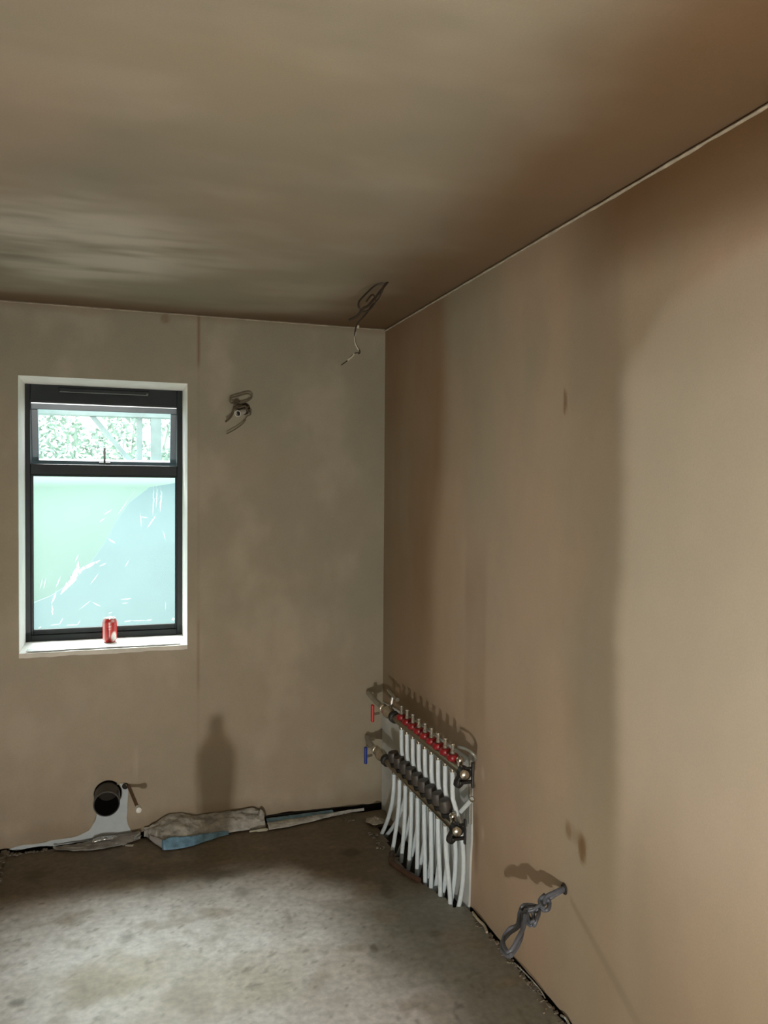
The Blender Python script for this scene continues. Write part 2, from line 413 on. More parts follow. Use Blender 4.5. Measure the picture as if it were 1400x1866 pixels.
def col_floor(x, y):
    n1 = fb(x * 2, y * 2, 11); n2 = fb(x * 9, y * 9, 17, 5); n3 = fb(x * 30, y * 30, 4, 3)
    base = mixc((0.58, 0.545, 0.515), (0.76, 0.735, 0.725), ss(-0.3, 0.35, n1 + 0.4 * n2))
    base = mixc(base, (0.42, 0.37, 0.27), 0.85 * blob(x, y, -0.03, 2.72, 0.22, 0.10, 0.7, 1.4, 7, 3) + 0.65 * blob(x, y, 0.35, 2.55, 0.35, 0.15, 0.8, 1.1, 6, 4))
    base = mixc(base, (0.30, 0.27, 0.215), 0.60 * ss(0.05, 0.42, n2 + 0.25 * n1))
    # greyer strip along the right wall, its shade put into the colour
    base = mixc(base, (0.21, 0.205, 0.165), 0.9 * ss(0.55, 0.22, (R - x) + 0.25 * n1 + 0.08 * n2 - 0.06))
    # damp brown strip at the back, shade below the window painted in too
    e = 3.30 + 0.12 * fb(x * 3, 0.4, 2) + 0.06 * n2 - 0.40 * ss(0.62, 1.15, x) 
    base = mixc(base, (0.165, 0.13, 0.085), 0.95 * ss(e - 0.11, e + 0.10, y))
    dk = (0.085, 0.062, 0.035)
    for (cx, cy, rx, ry, k) in ((-0.30, 3.53, .05, .05, .6), (0.04, 3.50, .04, .05, .4), (0.38, 3.30, .07, .05, .5), (0.99, 3.335, .035, .035, .85), (0.16, 3.36, .05, .04, .5), (0.47, 3.30, .10, .05, .45), (1.03, 2.98, .03, .07, .6), (0.48, 3.13, .035, .05, .4), (1.10, 2.62, .02, .02, .6), (0.86, 2.60, .012, .02, .7), (0.62, 2.9, .015, .05, .35), (-0.28, 2.66, .02, .02, .6), (0.05, 2.93, .025, .03, .5)):
        base = mixc(base, dk, k * blob(x, y, cx, cy, rx, ry, 0.6, 0.9, 14, cx))
    sp = ss(0.22, 0.34, n3); base = mixc(base, (0.12, 0.10, 0.07), 0.45 * sp)
    base = mixc(base, (0.30, 0.245, 0.17), 0.5 * ss(0.12, 0.35, fb(x * 5, y * 7, 91, 5)))
    return tuple(k * (1 + 0.18 * n2 + 0.10 * n3) for k in base)
def floor_edge_b(x): return 3.772 + 0.014 * fb(x * 12, 2, 3) - 0.022 * blob(x, 0, 1.22, 0, 0.10, 1, 0.5)
def floor_edge_r(y): return R - 0.016 + 0.007 * fb(y * 15, 2, 9)
def place_floor(x, y):
    z = 0.006 * fb(x * 3.2, y * 3.2, 7) + 0.0022 * fb(x * 18, y * 18, 3, 3)
    if y > 3.70: y = 3.70 + (y - 3.70) / (D - 3.70) * (floor_edge_b(x) - 3.70); z -= 0.004 * ss(3.7, 3.78, y)
    if x > 1.22: x = 1.22 + (x - 1.22) / (R - 1.22) * (floor_edge_r(y) - 1.22)
    return (x, y, z)
def pit(x, y):   # rough opening in the screed where the pipes come up
    return y > 2.76 and y < 3.56 and x > 1.165 + 0.02 * fb(y * 11, 3, 2) + 0.07 * ss(3.1, 2.78, y) + 0.02 * ss(3.2, 3.5, y)
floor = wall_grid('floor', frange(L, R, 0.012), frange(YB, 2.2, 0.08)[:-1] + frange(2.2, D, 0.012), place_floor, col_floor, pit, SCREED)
mb = MB(); mb.box(L - 0.10, R + 0.10, YB - 0.1, D + 0.40, -0.10, -0.045)
structure(mb.build('floor_base', DARK))

# left wall, rear wall with its doorway
def plain_col(a, b):
    n = fb(a * 1.3, b * 1.3, 40); c = mixc(MID, PINK, ss(-0.3, 0.3, n)); return mixc(c, DRY, 0.3 * ss(0, 0.4, -n))
wall_grid('wall_left', frange(YB, D, 0.05), frange(0, H, 0.05), lambda y, z: (L, y, z), plain_col)
DX0, DX1, DZ = -0.42, 0.36, 2.02
wall_grid('wall_rear', merge(frange(L, R, 0.05), [DX0, DX1]), merge(frange(0, H, 0.05), [DZ]), lambda x, z: (x, YB, z), plain_col,
    lambda x, z: DX0 < x < DX1 and z < DZ)

# outer leaf of the window wall, so that daylight enters only through the window
mb = MB(); o0, o1 = D + 0.32, D + 0.42
mb.box(-1.6, WX0, o0, o1, -0.6, 3.0); mb.box(WX1, 2.4, o0, o1, -0.6, 3.0)
mb.box(WX0, WX1, o0, o1, -0.6, WZ0); mb.box(WX0, WX1, o0, o1, WZ1, 3.0)
structure(mb.build('wall_outer', EXTW))
mb = MB(); mb.box(R + 0.025, R + 0.12, YB - 0.1, D + 0.35, -0.3, 2.6); mb.box(L - 0.12, L - 0.025, YB - 0.1, D + 0.35, -0.3, 2.6)
mb.box(L - 0.1, R + 0.1, YB - 0.12, D + 0.35, H + 0.01, H + 0.12); mb.box(L - 0.1, R + 0.1, YB - 0.30, YB - 0.2, -0.3, 2.6)
mb.box(L - 0.1, R + 0.1, D + 0.045, D + 0.06, -0.3, 0.14); 
structure(mb.build('wall_core', DARK))

# window reveal: four deep white faces with rounded arris beads
mb = MB()
def rev(a, b, n):  # quad from inner edge a (two points) to outer edge
    mb.add([a[0], a[1], b[1], b[0]], [(0, 1, 2, 3)])
y0, y1 = D - 0.001, FY + 0.05
ix0, ix1, iz0, iz1 = WX0, WX1, WZ0, WZ1
rev(((ix0, y0, iz0), (ix0, y0, iz1)), ((ix0, y1, iz0), (ix0, y1, iz1)), 0)
rev(((ix1, y0, iz0), (ix1, y0, iz1)), ((ix1, y1, iz0), (ix1, y1, iz1)), 0)
rev(((ix0, y0, iz1), (ix1, y0, iz1)), ((ix0, y1, iz1), (ix1, y1, iz1)), 0)
rev(((ix0, y0, iz0), (ix1, y0, iz0)), ((ix0, y1, iz0), (ix1, y1, iz0)), 0)
rv = structure(mb.build('trim_1', REVEAL), 'deep white window reveal')
# sill board with ragged skim lip
mb = MB()
def sill(u, v):
    x = ix0 + (ix1 - ix0) * u; 
    y = D - 0.006 + 0.004 * fb(x * 9, 1, 0, 3) * (1 - v) + v * (FY - D + 0.02)
    z = iz0 + 0.0035 + 0.0025 * fb(x * 14, y * 12, 3, 3) + 0.003 * ss(0.25, 0.05, v) * fb(x * 25, 2, 3, 3)
    return (x, y, z)
mb.sheet(sill, 90, 14)
so = mb.build('trim_2', REVEAL, smooth=True); structure(so, 'white window sill face')
mb = MB()
mb.sheet(lambda u, v: (ix0 + (ix1 - ix0) * u, D - 0.005 + 0.004 * fb((ix0 + (ix1 - ix0) * u) * 9, 1, 0, 3), iz0 + 0.004 - v * (0.020 + 0.006 * fb(u * 12, 3, 2))), 90, 3)
so = mb.build('sill_lip', mat('cream_sill_lip', (0.80, 0.76, 0.66), 0.6, var=0.1), rv, solid=0.004)

# plaster bead along the joint of ceiling and right wall, and around the top of the window wall
mb = MB()
pts = [(R - 0.004, y, H - 0.010 + 0.002 * fb(y * 16, 2, 1, 3)) for y in frange(YB, D - 0.01, 0.03)]
mb.tube(pts, [0.0042 + 0.003 * fb(p[1] * 22, 5, 1, 3) for p in pts], 6)
structure(mb.build('trim_3', FILLER, smooth=True), 'thin ragged bead of plaster where ceiling meets right wall')
mb = MB()
pts = [(x, D - 0.003, H - 0.006 + 0.002 * fb(x * 16, 2, 1, 3)) for x in frange(L, R - 0.01, 0.03)]
mb.tube(pts, [0.0026 + 0.002 * fb(p[0] * 22, 5, 1, 3) for p in pts], 6)
structure(mb.build('trim_4', FILLER, smooth=True))

# ------------------------------------------------------------------ window
win = bpy.data.objects.new('window_1', None); COL.objects.link(win); win.location = (-0.03, FY, WZ0); structure(win, 'dark framed window with an open top sash over a fixed pane')
FD = 0.07
def frame_bars(name, bars, m, parent, bevel=0.003):
    mb = MB()
    for b in bars: mb.box(*b)
    return mb.build(name, m, parent, bevel=bevel)
frame_bars('frame', [
    (WX0 - 0.01, -0.364, FY, FY + FD, WZ0 - 0.01, WZ1 + 0.01),
    (0.304, WX1 + 0.01, FY, FY + FD, WZ0 - 0.01, WZ1 + 0.01),
    (-0.364, 0.304, FY, FY + FD, 2.004, WZ1 + 0.01),
    (-0.364, 0.304, FY, FY + FD, 1.657, 1.706),
    (-0.364, 0.304, FY, FY + FD, WZ0 - 0.01, 0.897)], ANTH, win)
frame_bars('glazing_bead', [
    (-0.364, -0.353, FY + 0.008, FY + 0.03, 0.897, 1.657), (0.296, 0.304, FY + 0.008, FY + 0.03, 0.897, 1.657),
    (-0.353, 0.296, FY + 0.008, FY + 0.03, 0.897, 0.922), (-0.353, 0.296, FY + 0.008, FY + 0.03, 1.648, 1.657)], ANTH, win, 0.002)
frame_bars('gasket', [(-0.364, 0.304, FY + 0.004, FY + 0.02, 1.999, 2.006)], BEAD, win, 0)
mb = MB(); mb.box(-0.240, 0.172, FY - 0.012, FY + 0.004, 2.046, 2.068)
vent = mb.build('trickle_vent', ANTH, win, bevel=0.004)
mb = MB(); mb.box(-0.235, 0.166, FY - 0.0155, FY - 0.011, 2.046, 2.050); mb.box(0.158, 0.166, FY - 0.0155, FY - 0.011, 2.050, 2.056)
mb.build('vent_slider', mat('vent_slider_grey', (0.12, 0.13, 0.13), 0.4), vent)
mb = MB(); mb.add([(-0.356, FY + 0.024, 0.915), (0.300, FY + 0.024, 0.915), (0.300, FY + 0.024, 1.654), (-0.356, FY + 0.024, 1.654)], [(0, 1, 2, 3)])
pane = mb.build('lower_pane', HAZY, win)
# crinkles of the protective film on the inside of the lower pane
mb = MB()
def crease(p0, p1, wd, k=5):
    for j in range(k):
        t0, t1 = j / k, (j + 1) / k
        a = (p0[0] + (p1[0] - p0[0]) * t0, p0[1] + (p1[1] - p0[1]) * t0); b = (p0[0] + (p1[0] - p0[0]) * t1, p0[1] + (p1[1] - p0[1]) * t1)
        dx, dz = b[0] - a[0], b[1] - a[1]; l = math.hypot(dx, dz) or 1; nx, nz = -dz / l * wd, dx / l * wd
        q = random.uniform(-1, 1) * wd * 0.8; s0 = sin(pi * (t0 * 0.9 + 0.05)); s1 = sin(pi * (t1 * 0.9 + 0.05))
        yb = FY + 0.0235
        mb.add([(a[0] - nx * s0, yb, a[1] - nz * s0), (b[0] - nx * s1 + q, yb, b[1] - nz * s1), (b[0] + nx * s1 + q, yb, b[1] + nz * s1), (a[0] + nx * s0, yb, a[1] + nz * s0),
                ((a[0] + b[0]) / 2, yb - 0.003, (a[1] + b[1]) / 2)], [(0, 1, 4), (1, 2, 4), (2, 3, 4), (3, 0, 4)])
for (p0, p1, wd) in (((-0.235, 1.085), (-0.135, 1.21), .011), ((-0.165, 1.19), (-0.055, 1.245), .008), ((-0.195, 1.12), (-0.15, 1.24), .009), ((-0.275, 1.04), (-0.255, 1.10), .004), ((-0.272, 0.985), (-0.272, 1.035), .003),
        ((-0.325, 1.115), (-0.315, 1.165), .0017), ((-0.31, 1.115), (-0.30, 1.165), .0017), ((-0.255, 1.12), (-0.235, 1.17), .0025), ((-0.17, 1.24), (-0.155, 1.275), .0025), ((-0.10, 1.13), (-0.065, 1.18), .002),
        ((-0.02, 1.35), (0.015, 1.325), .004), ((-0.04, 1.465), (-0.005, 1.49), .003), ((-0.06, 1.43), (-0.035, 1.45), .002), ((-0.03, 1.23), (-0.06, 1.215), .003), ((0.13, 1.47), (0.135, 1.405), .0025), ((0.135, 1.455), (0.165, 1.450), .0025),
        ((0.165, 1.40), (0.205, 1.465), .0035), ((0.19, 1.46), (0.195, 1.60), .003), ((0.205, 1.50), (0.21, 1.61), .003), ((0.225, 1.48), (0.23, 1.60), .004), ((0.24, 1.385), (0.25, 1.34), .002), ((0.04, 1.05), (0.085, 1.052), .003), ((0.045, 1.03), (0.07, 1.032), .002),
        ((-0.15, 1.01), (-0.10, 1.05), .0015), ((-0.09, 1.04), (-0.055, 1.02), .003), ((-0.28, 0.938), (-0.235, 0.942), .002), ((-0.24, 0.94), (-0.225, 0.97), .0025), ((-0.21, 0.935), (-0.155, 0.935), .0025), ((-0.16, 0.935), (-0.148, 0.955), .002),
        ((0.055, 0.940), (0.09, 0.944), .004), ((0.09, 0.943), (0.16, 0.941), .002), ((0.16, 0.941), (0.18, 0.944), .005), ((0.28, 0.94), (0.298, 0.945), .008), ((-0.335, 0.925), (-0.32, 0.935), .004), ((0.25, 0.99), (0.25, 1.03), .0015),
        ((-0.02, 0.985), (0.0, 0.988), .002), ((0.06, 1.21), (0.075, 1.24), .002), ((0.02, 1.46), (0.08, 1.55), .0015), ((0.08, 1.55), (0.12, 1.60), .0012)):
    crease(p0, p1, wd)
cr = mb.build('film_crinkles', mat('crinkled_film', (0.95, 0.98, 0.98), 0.15, spec=1.0), pane)
cm = cr.data.materials[0]; t = cm.node_tree
tr = t.nodes.new('ShaderNodeBsdfTransparent'); tl = t.nodes.new('ShaderNodeBsdfTranslucent'); tl.inputs['Color'].default_value = (0.9, 0.97, 0.97, 1)
ms = t.nodes.new('ShaderNodeMixShader'); ms.inputs['Fac'].default_value = 0.6
t.links.new(tr.outputs[0], ms.inputs[1]); t.links.new(tl.outputs[0], ms.inputs[2])
ms2 = t.nodes.new('ShaderNodeMixShader'); ms2.inputs['Fac'].default_value = 0.25
t.links.new(ms.outputs[0], ms2.inputs[1]); t.links.new(t.nodes['Principled BSDF'].outputs[0], ms2.inputs[2])
t.links.new(ms2.outputs[0], t.nodes['Material Output'].inputs['Surface'])
cr['kind'] = 'stuff'

# top hung sash, open outwards
SA = radians(15.0); HY, HZ = FY + 0.045, 2.000
def sw(x, d, n):   # d: distance down the sash from its hinge, n: outwards
    return (x, HY + d * sin(SA) + n * cos(SA), HZ - d * cos(SA) + n * sin(SA))
def sbox(mb, x0, x1, d0, d1, n0, n1, mi=0):
    v = [sw(x, d, n) for n in (n0, n1) for d in (d0, d1) for x in (x0, x1)]
    mb.add(v, [(0, 2, 3, 1), (4, 5, 7, 6), (0, 1, 5, 4), (1, 3, 7, 5), (3, 2, 6, 7), (2, 0, 4, 6)], mi)
mb = MB(); SX0, SX1, SD = -0.371, 0.312, 0.312
for b in ((SX0, SX1, 0, 0.034, 0, 0.045), (SX0, SX1, SD - 0.030, SD, 0, 0.045), (SX0, SX0 + 0.034, 0.034, SD - 0.030, 0, 0.045), (SX1 - 0.034, SX1, 0.034, SD - 0.030, 0, 0.045)): sbox(mb, *b)
sash = mb.build('sash', SASHM, win, bevel=0.003)
sash['label'] = 'open top-hung sash'
mb = MB()
for b in ((SX0, SX1, SD - 0.004, SD + 0.002, -0.003, 0.0), (SX1 - 0.003, SX1 + 0.001, 0.02, SD, -0.003, 0.0), (SX0 - 0.001, SX0 + 0.003, 0.02, SD, -0.003, 0.0), (SX0 + 0.006, SX1 - 0.006, 0.001, 0.005, -0.004, 0.0)): sbox(mb, *b)
mb.build('gap_light_strips', GAPLIGHT, sash)  # pale strips added for the daylight showing through the sash gap
mb = MB(); mb.add([sw(SX0 + 0.033, 0.033, 0.02), sw(SX1 - 0.033, 0.033, 0.02), sw(SX1 - 0.033, SD - 0.029, 0.02), sw(SX0 + 0.033, SD - 0.029, 0.02)], [(0, 1, 2, 3)])
mb.build('upper_pane', CLEAR, sash)
mb = MB(); sbox(mb, -0.062, -0.008, SD - 0.027, SD - 0.010, -0.012, 0.0, 0); sbox(mb, -0.041, -0.031, SD - 0.105, SD - 0.012, -0.028, -0.012, 0)
mb.build('handle', mat('handle_grey', (0.14, 0.15, 0.15), 0.35, 0.3), sash, bevel=0.002)

# ------------------------------------------------------------------ outside
mb = MB(); mb.box(-6, 7, D + 0.42, 16, -0.3, -0.1)
tag(mb.build('garden_ground', GRASS), 'rough green garden ground outside the window', 'ground'); bpy.data.objects['garden_ground']['kind'] = 'structure'
mb = MB()
rl = random.Random(3)
for i in range(22000):
    x = rl.uniform(-1.7, 2.0); z = rl.uniform(0.6, 2.75) ; y = 7.35 + rl.uniform(0, 1.1) + 0.2 * fb(x * 2, z * 2, 0)
    if noise.noise((x * 2.6, z * 2.6, 3)) < -0.36 and z > 1.2: continue
    s = rl.uniform(0.016, 0.042); a = Vector((rl.gauss(0, 1), rl.gauss(0, 1), rl.gauss(0, 1))).normalized(); b = a.cross(Vector((rl.gauss(0, 1), rl.gauss(0, 1), rl.gauss(0, 1)))).normalized()
    p = Vector((x, y, z)); mb.add([p - a * s, p - b * s * 0.45, p + a * s, p + b * s * 0.45], [(0, 1, 2, 3)])
for i in range(14):
    x = rl.uniform(-1.5, 1.8); mb.tube([(x, 7.9, -0.1), (x + rl.uniform(-.1, .1), 7.9, 1.2), (x + rl.uniform(-.3, .3), 7.9, 2.6)], [0.02, 0.014, 0.006], 5, False)
tag(mb.build('hedge', LEAF), 'sunlit leafy hedge seen through the window', 'hedge', kind='stuff')
def plank(name, x0, x1, y0, y1, z0, z1, m, label, cat, slant=0):
    mb = MB(); v = [(x0, y0, z0), (x1, y0, z0), (x1, y1, z0), (x0, y1, z0), (x0 + slant, y0, z1), (x1 + slant, y0, z1), (x1 + slant, y1, z1), (x0 + slant, y1, z1)]
    mb.add(v, [(0, 3, 2, 1), (4, 5, 6, 7), (0, 1, 5, 4), (1, 2, 6, 5), (2, 3, 7, 6), (3, 0, 4, 7)])
    return tag(mb.build(name, m, bevel=0.004), label, cat)
plank('timber_post', 0.165, 0.205, 6.0, 6.06, 1.80, 2.11, TIMBER, 'slim pale timber post outside the upper pane, left of the wider post', 'post')
plank('timber_post', 0.262, 0.335, 5.98, 6.06, 1.80, 2.11, TIMBER, 'wider pale timber post outside, at right of the upper pane', 'post')
plank('timber_beam', -0.9, 0.9, 5.97, 6.07, 2.108, 2.19, TIMBER, 'horizontal timber beam outside along the top of the upper pane', 'beam')
plank('timber_brace', 0.098, 0.142, 6.01, 6.05, 1.80, 2.105, TIMBER, 'diagonal timber brace outside the upper pane', 'brace', -0.25)
rail_ = plank('fence_rail', -1.2, 1.3, 5.96, 6.08, 1.745, 1.798, LEDGE, 'white horizontal rail outside, low behind the open sash', 'rail')
mb = MB(); mb.box(-1.2, -1.12, 5.98, 6.06, -0.1, 1.745); mb.build('end_post', TIMBER, rail_)
mb = MB(); mb.box(1.22, 1.3, 5.98, 6.06, -0.1, 1.745); mb.build('end_post', TIMBER, rail_)
mb = MB()
mb.sheet(lambda u, v: (-1.6 + 3.2 * u, 6.12 + 0.75 * v, -0.1 + 1.80 * v ** 0.6 + 0.02 * fb(u * 5, v * 3, 2)), 24, 12)
tag(mb.build('green_backdrop', HEDGEBLUR, smooth=True, solid=0.01), 'smooth green bank outside the lower pane, standing in for the blurred hedge', 'backdrop')  # smooth stand-in for the hedge as the filmed pane blurs it
prof = [(-1.4, -0.1), (1.6, -0.1), (1.6, 1.72), (0.436, 1.644), (0.25, 1.61), (0.112, 1.50), (0.02, 1.36), (-0.055, 1.21), (-0.16, 1.06), (-0.273, 0.944), (-0.40, 0.86), (-0.60, 0.78), (-1.4, 0.65)]
mb = MB(); mb.prism(prof, 1, 5.90, 5.93)
tag(mb.build('blue_sheet', TARP), 'pale blue sheet hung up outside the lower pane, its top edge sloping', 'sheet')

# ------------------------------------------------------------------ drink can on the sill
can = thing('drink_can', 'red and white drink can standing on the window sill', 'can', (-0.012, 3.985, WZ0 + 0.004))
CR, CH = 0.033, 0.115
def can_col(an, h):   # an measured from the side facing the camera
    red = (0.52, 0.035, 0.03); dark = (0.24, 0.008, 0.01); wht = (0.80, 0.78, 0.74)
    c = red
    c = mixc(c, dark, 0.75 * (1 - ss(0.10, 0.26, abs(an + 0.22 - 0.25 * (0.4 - h)))) * ss(0.75, 0.55, h))
    c = mixc(c, dark, 0.6 * (1 - ss(0.12, 0.28, abs(an - 0.55))) * ss(0.40, 0.5, h) * ss(0.9, 0.8, h))
    c = mixc(c, wht, blob(an, h, 0.62, 0.24, 0.42, 0.20, 0.25))
    c = mixc(c, wht, 0.75 * blob(an, h, -0.02, 0.80, 0.13, 0.055, 0.4) + 0.6 * blob(an, h, 0.0, 0.67, 0.16, 0.05, 0.5) + 0.4 * blob(an, h, 0.0, 0.56, 0.15, 0.03, 0.5))
    c = mixc(c, (0.85, 0.7, 0.66), 0.55 * (1 - ss(0.05, 0.3, abs(an + 0.95))))
    c = mixc(c, wht, 0.6 * blob(an, h, 0.45, 0.90, 0.35, 0.04, 0.4))
    return c
prof = [(0.0235, 0.0), (0.026, 0.002), (0.0285, 0.008), (0.0325, 0.016)] + [(CR, 0.016 + 0.078 * i / 16) for i in range(1, 17)] + [(0.0315, 0.100), (0.0285, 0.107), (0.0265, 0.111)]
n = 48; v = []; cols = []
base_an = math.atan2(-3.985, 0.012)
for (r, h) in prof:
    for k in range(n):
        an = 2 * pi * k / n; v.append((r * cos(an), r * sin(an), h))
        d = (an - base_an + pi) % (2 * pi) - pi; c = can_col(d, h / CH); cols += [*c, 1.0]
me = bpy.data.meshes.new('can_body'); me.from_pydata(v, [], [(i * n + k, i * n + (k + 1) % n, (i + 1) * n + (k + 1) % n, (i + 1) * n + k) for i in range(len(prof) - 1) for k in range(n)])
me.color_attributes.new('Col', 'FLOAT_COLOR', 'POINT').data.foreach_set('color', cols)
me.materials.append(painted_mat('printed_can', 0.3, 0.6, 0.02, 50, 0.02)); me.polygons.foreach_set('use_smooth', [True] * len(me.polygons))
ob = bpy.data.objects.new('can_body', me); COL.objects.link(ob); ob.parent = can
def at(o): o.location = (0, 0, 0); return o
CANM = mat('can_aluminium', (0.86, 0.87, 0.88), 0.25, 0.9)
mb = MB(); mb.lathe([(0.0265, 0.111), (0.0268, 0.1135), (0.0262, 0.1145), (0.0245, 0.1135), (0.0235, 0.110), (0.0, 0.1105)], (0, 0, 0), (0, 0, 1), 32)
at(mb.build('lid', CANM, can, smooth=True))
mb = MB(); mb.lathe([(0.0, 0.003), (0.020, 0.003), (0.0235, 0.0)], (0, 0, 0), (0, 0, 1), 32); at(mb.build('base', CANM, can, smooth=True))
mb = MB(); mb.prism([(0.008 * cos(a), 0.003 + 0.012 * sin(a)) for a in [2 * pi * i / 14 for i in range(14)]], 2, 0.1125, 0.1140)
mb.box(-0.001, 0.006, -0.004, 0.012, 0.114, 0.121)
at(mb.build('ring_pull', CANM, can))

# torn strip of plastic lying along the sill
mb = MB()
def strip(u, v):
    x = -0.36 + 0.66 * u; wv = 0.055 + 0.02 * fb(x * 8, 4, 1)
    return (x, D + 0.012 + 0.02 * fb(x * 5, 7, 2) + wv * v, WZ0 + 0.0085 + 0.006 * abs(fb(x * 16, v * 3, 8)) + 0.006 * v * (1 - v))
mb.sheet(strip, 90, 6)
tag(mb.build('plastic_strip', mat('white_poly_strip', (0.80, 0.82, 0.82), 0.35, var=0.08, vscale=40), smooth=True, solid=0.0008), 'crumpled white plastic strip lying along the window sill', 'plastic')

# ------------------------------------------------------------------ soil pipe
sp = thing('soil_pipe', 'dark open soil pipe end sticking out of the window wall near the floor', 'pipe', (PX, D, PZ))
ax = Vector((-0.02, -1, -0.02)).normalized(); o = Vector((PX, D + 0.05, PZ + 0.004))
mb = MB(); mb.lathe([(PR, 0), (PR, 0.165), (PR - 0.001, 0.168), (PR - 0.004, 0.168), (PR - 0.005, 0.165)], o, ax, 48); mb.build('pipe_wall', PIPED, sp, smooth=True)
mb = MB(); mb.lathe([(PR - 0.005, 0.165), (PR - 0.006, 0.0), (PR - 0.012, -0.06), (0, -0.06)], o, ax, 48); mb.build('bore', PIPEI, sp, smooth=True)
mb = MB(); mb.lathe([(PR - 0.0005, 0.1672), (PR + 0.0008, 0.166), (PR - 0.0005, 0.1645)], o, ax, 48); r_ = mb.build('rim', mat('worn_pipe_rim', (0.16, 0.15, 0.13), 0.4), sp, smooth=True)
# dark cavity behind the hole
mb = MB(); mb.lathe([(PR + 0.018, 0.0), (PR + 0.018, 0.05)], Vector((PX, D + 0.002, PZ + 0.006)), (0, 1, 0), 32)
mb.add([(PX - .08, D + .05, PZ - .08), (PX + .08, D + .05, PZ - .08), (PX + .08, D + .05, PZ + .08), (PX - .08, D + .05, PZ + .08)], [(0, 1, 2, 3)])
o_ = mb.build('pipe_hole', DARK, wall_back)

# bare plasterboard left unskimmed round the pipe, part of the wall
mb = MB()
poly = [(-0.431, 0.010), (-0.40, 0.0), (-0.334, 0.006), (-0.30, 0.006), (-0.255, 0.000), (-0.153, 0.002), (-0.09, 0.004), (-0.03, 0.006), (0.03, 0.012), (0.083, 0.018),
        (0.078, 0.030), (0.066, 0.055), (0.060, 0.085), (0.064, 0.13), (0.068, 0.213), (0.060, 0.238), (0.049, 0.249), (0.018, 0.247)]
arc = [(PX + 0.064 * cos(a), PZ + 0.006 + 0.064 * sin(a)) for a in [radians(38 - 170 * i / 12) for i in range(13)]]
poly += arc + [(-0.069, 0.118), (-0.074, 0.096), (-0.085, 0.075), (-0.10, 0.052), (-0.125, 0.040), (-0.153, 0.030), (-0.20, 0.026), (-0.255, 0.026), (-0.285, 0.020), (-0.334, 0.018), (-0.37, 0.021), (-0.40, 0.018)]
bm = bmesh.new(); vs1 = [bm.verts.new((x, D - 0.0035, z)) for x, z in poly]
f = bm.faces.new(vs1); r = bmesh.ops.extrude_face_region(bm, geom=[f]); bmesh.ops.translate(bm, vec=(0, 0.006, 0), verts=[e for e in r['geom'] if isinstance(e, bmesh.types.BMVert)])
bmesh.ops.recalc_face_normals(bm, faces=bm.faces); me = bpy.data.meshes.new('bare_board'); bm.to_mesh(me); bm.free(); me.materials.append(BOARD)
ob = bpy.data.objects.new('bare_board', me); COL.objects.link(ob); ob.parent = wall_back; ob['label'] = 'bare grey plasterboard round the soil pipe'
# raised ragged lip of the skim along that edge
mb = MB(); pts = spline([(x, D - 0.001, z) for x, z in poly[13:18]], 4); mb.tube(pts, 0.0035, 6)
pts = spline([(x, D - 0.001, z + 0.001) for x, z in poly[-12:]], 4); mb.tube(pts, [0.003 + 0.002 * abs(fb(p.x * 40, 1, 1)) for p in pts], 6)
mb.build('skim_edge', FILLER, wall_back, smooth=True)

# copper tail with tape cap
ct = thing('copper_pipe', 'thin brown copper pipe tail with white taped end beside the soil pipe', 'pipe', (0.062, D, 0.24))
e0 = Vector((0.066, D + 0.02, 0.236)); e1 = Vector((0.103, D - 0.272, 0.226))
mb = MB(); mb.tube([e0, e0.lerp(e1, 0.5), e1], 0.0075, 14); mb.build('tube', COPPER, ct, smooth=True)
d = (e1 - e0).normalized(); mb = MB(); mb.lathe([(0.0085, -0.004), (0.0125, 0.0), (0.0135, 0.008), (0.0118, 0.014), (0.0138, 0.020), (0.0115, 0.028), (0.0, 0.032)], e1 - d * 0.01, d, 18); mb.build('taped_cap', TAPE, ct, smooth=True)
mb = MB(); mb.lathe([(0.0, 0), (0.015, 0.0), (0.011, 0.004)], (0.055, D - 0.004, 0.235), (0, -1, 0), 12); mb.build('wall_hole', DARK, ct)

# ------------------------------------------------------------------ floor edge at the window wall
mb = MB()
def flap(u, v):      # dusty membrane flap folded up against the wall
    x = 0.135 + 0.545 * u
    topz = 0.020 + 0.055 * ss(0, 0.22, u) - 0.016 * ss(0.28, 0.42, u) + 0.010 * ss(0.8, 0.97, u) + 0.006 * fb(x * 22, 3, 5, 3)
    yf = 3.765 - 0.16 * ss(0.0, 0.16, u) * (1 - 0.55 * ss(0.25, 0.75, u)) 
    y = D - 0.012 - 0.020 * ss(0, 1, v) - (D - 0.032 - yf) * v ** 1.2
    z = topz * (1 - v) ** 0.8 + 0.006
    z += 0.030 * fb(x * 13, v * 3.6, 3, 5) * sin(pi * min(1, v * 1.1 + 0.1)) + 0.012 * (0.5 - abs(fb(x * 22, v * 5, 8, 3))) * sin(pi * v) - 0.02 * ss(0.90, 1.0, u) * (1 - v) + 0.022 * sin(pi * v) * (0.6 + fb(x * 4, 2, 9))
    return (x, y, max(z, 0.004))
mb.sheet(flap, 110, 26)
fl = thing('membrane_flap', 'crumpled dusty grey membrane with a blue underside at the foot of the window wall', 'membrane', (0.41, D - 0.08, 0.0))
o_ = mb.build('dusty_face', MEMB, fl, smooth=True, auto=70, solid=0.002)
mb = MB()
def bl(u, v):
    x = 0.205 + 0.30 * u; yf = 3.765 - 0.155 * ss(0.0, 0.16, (x - 0.135) / 0.545) * (1 - 0.55 * ss(0.25, 0.75, (x - 0.135) / 0.545))
    wv = 0.052 * ss(0, 0.12, u) * max(0.0, 1 - u) ** 0.7
    return (x, yf - 0.016 + wv * v + 0.003 * fb(x * 20, 1, 1), 0.004 + 0.042 * v ** 0.8 * (1 - 0.6 * u) + 0.003 * fb(x * 24, v * 3, 4))
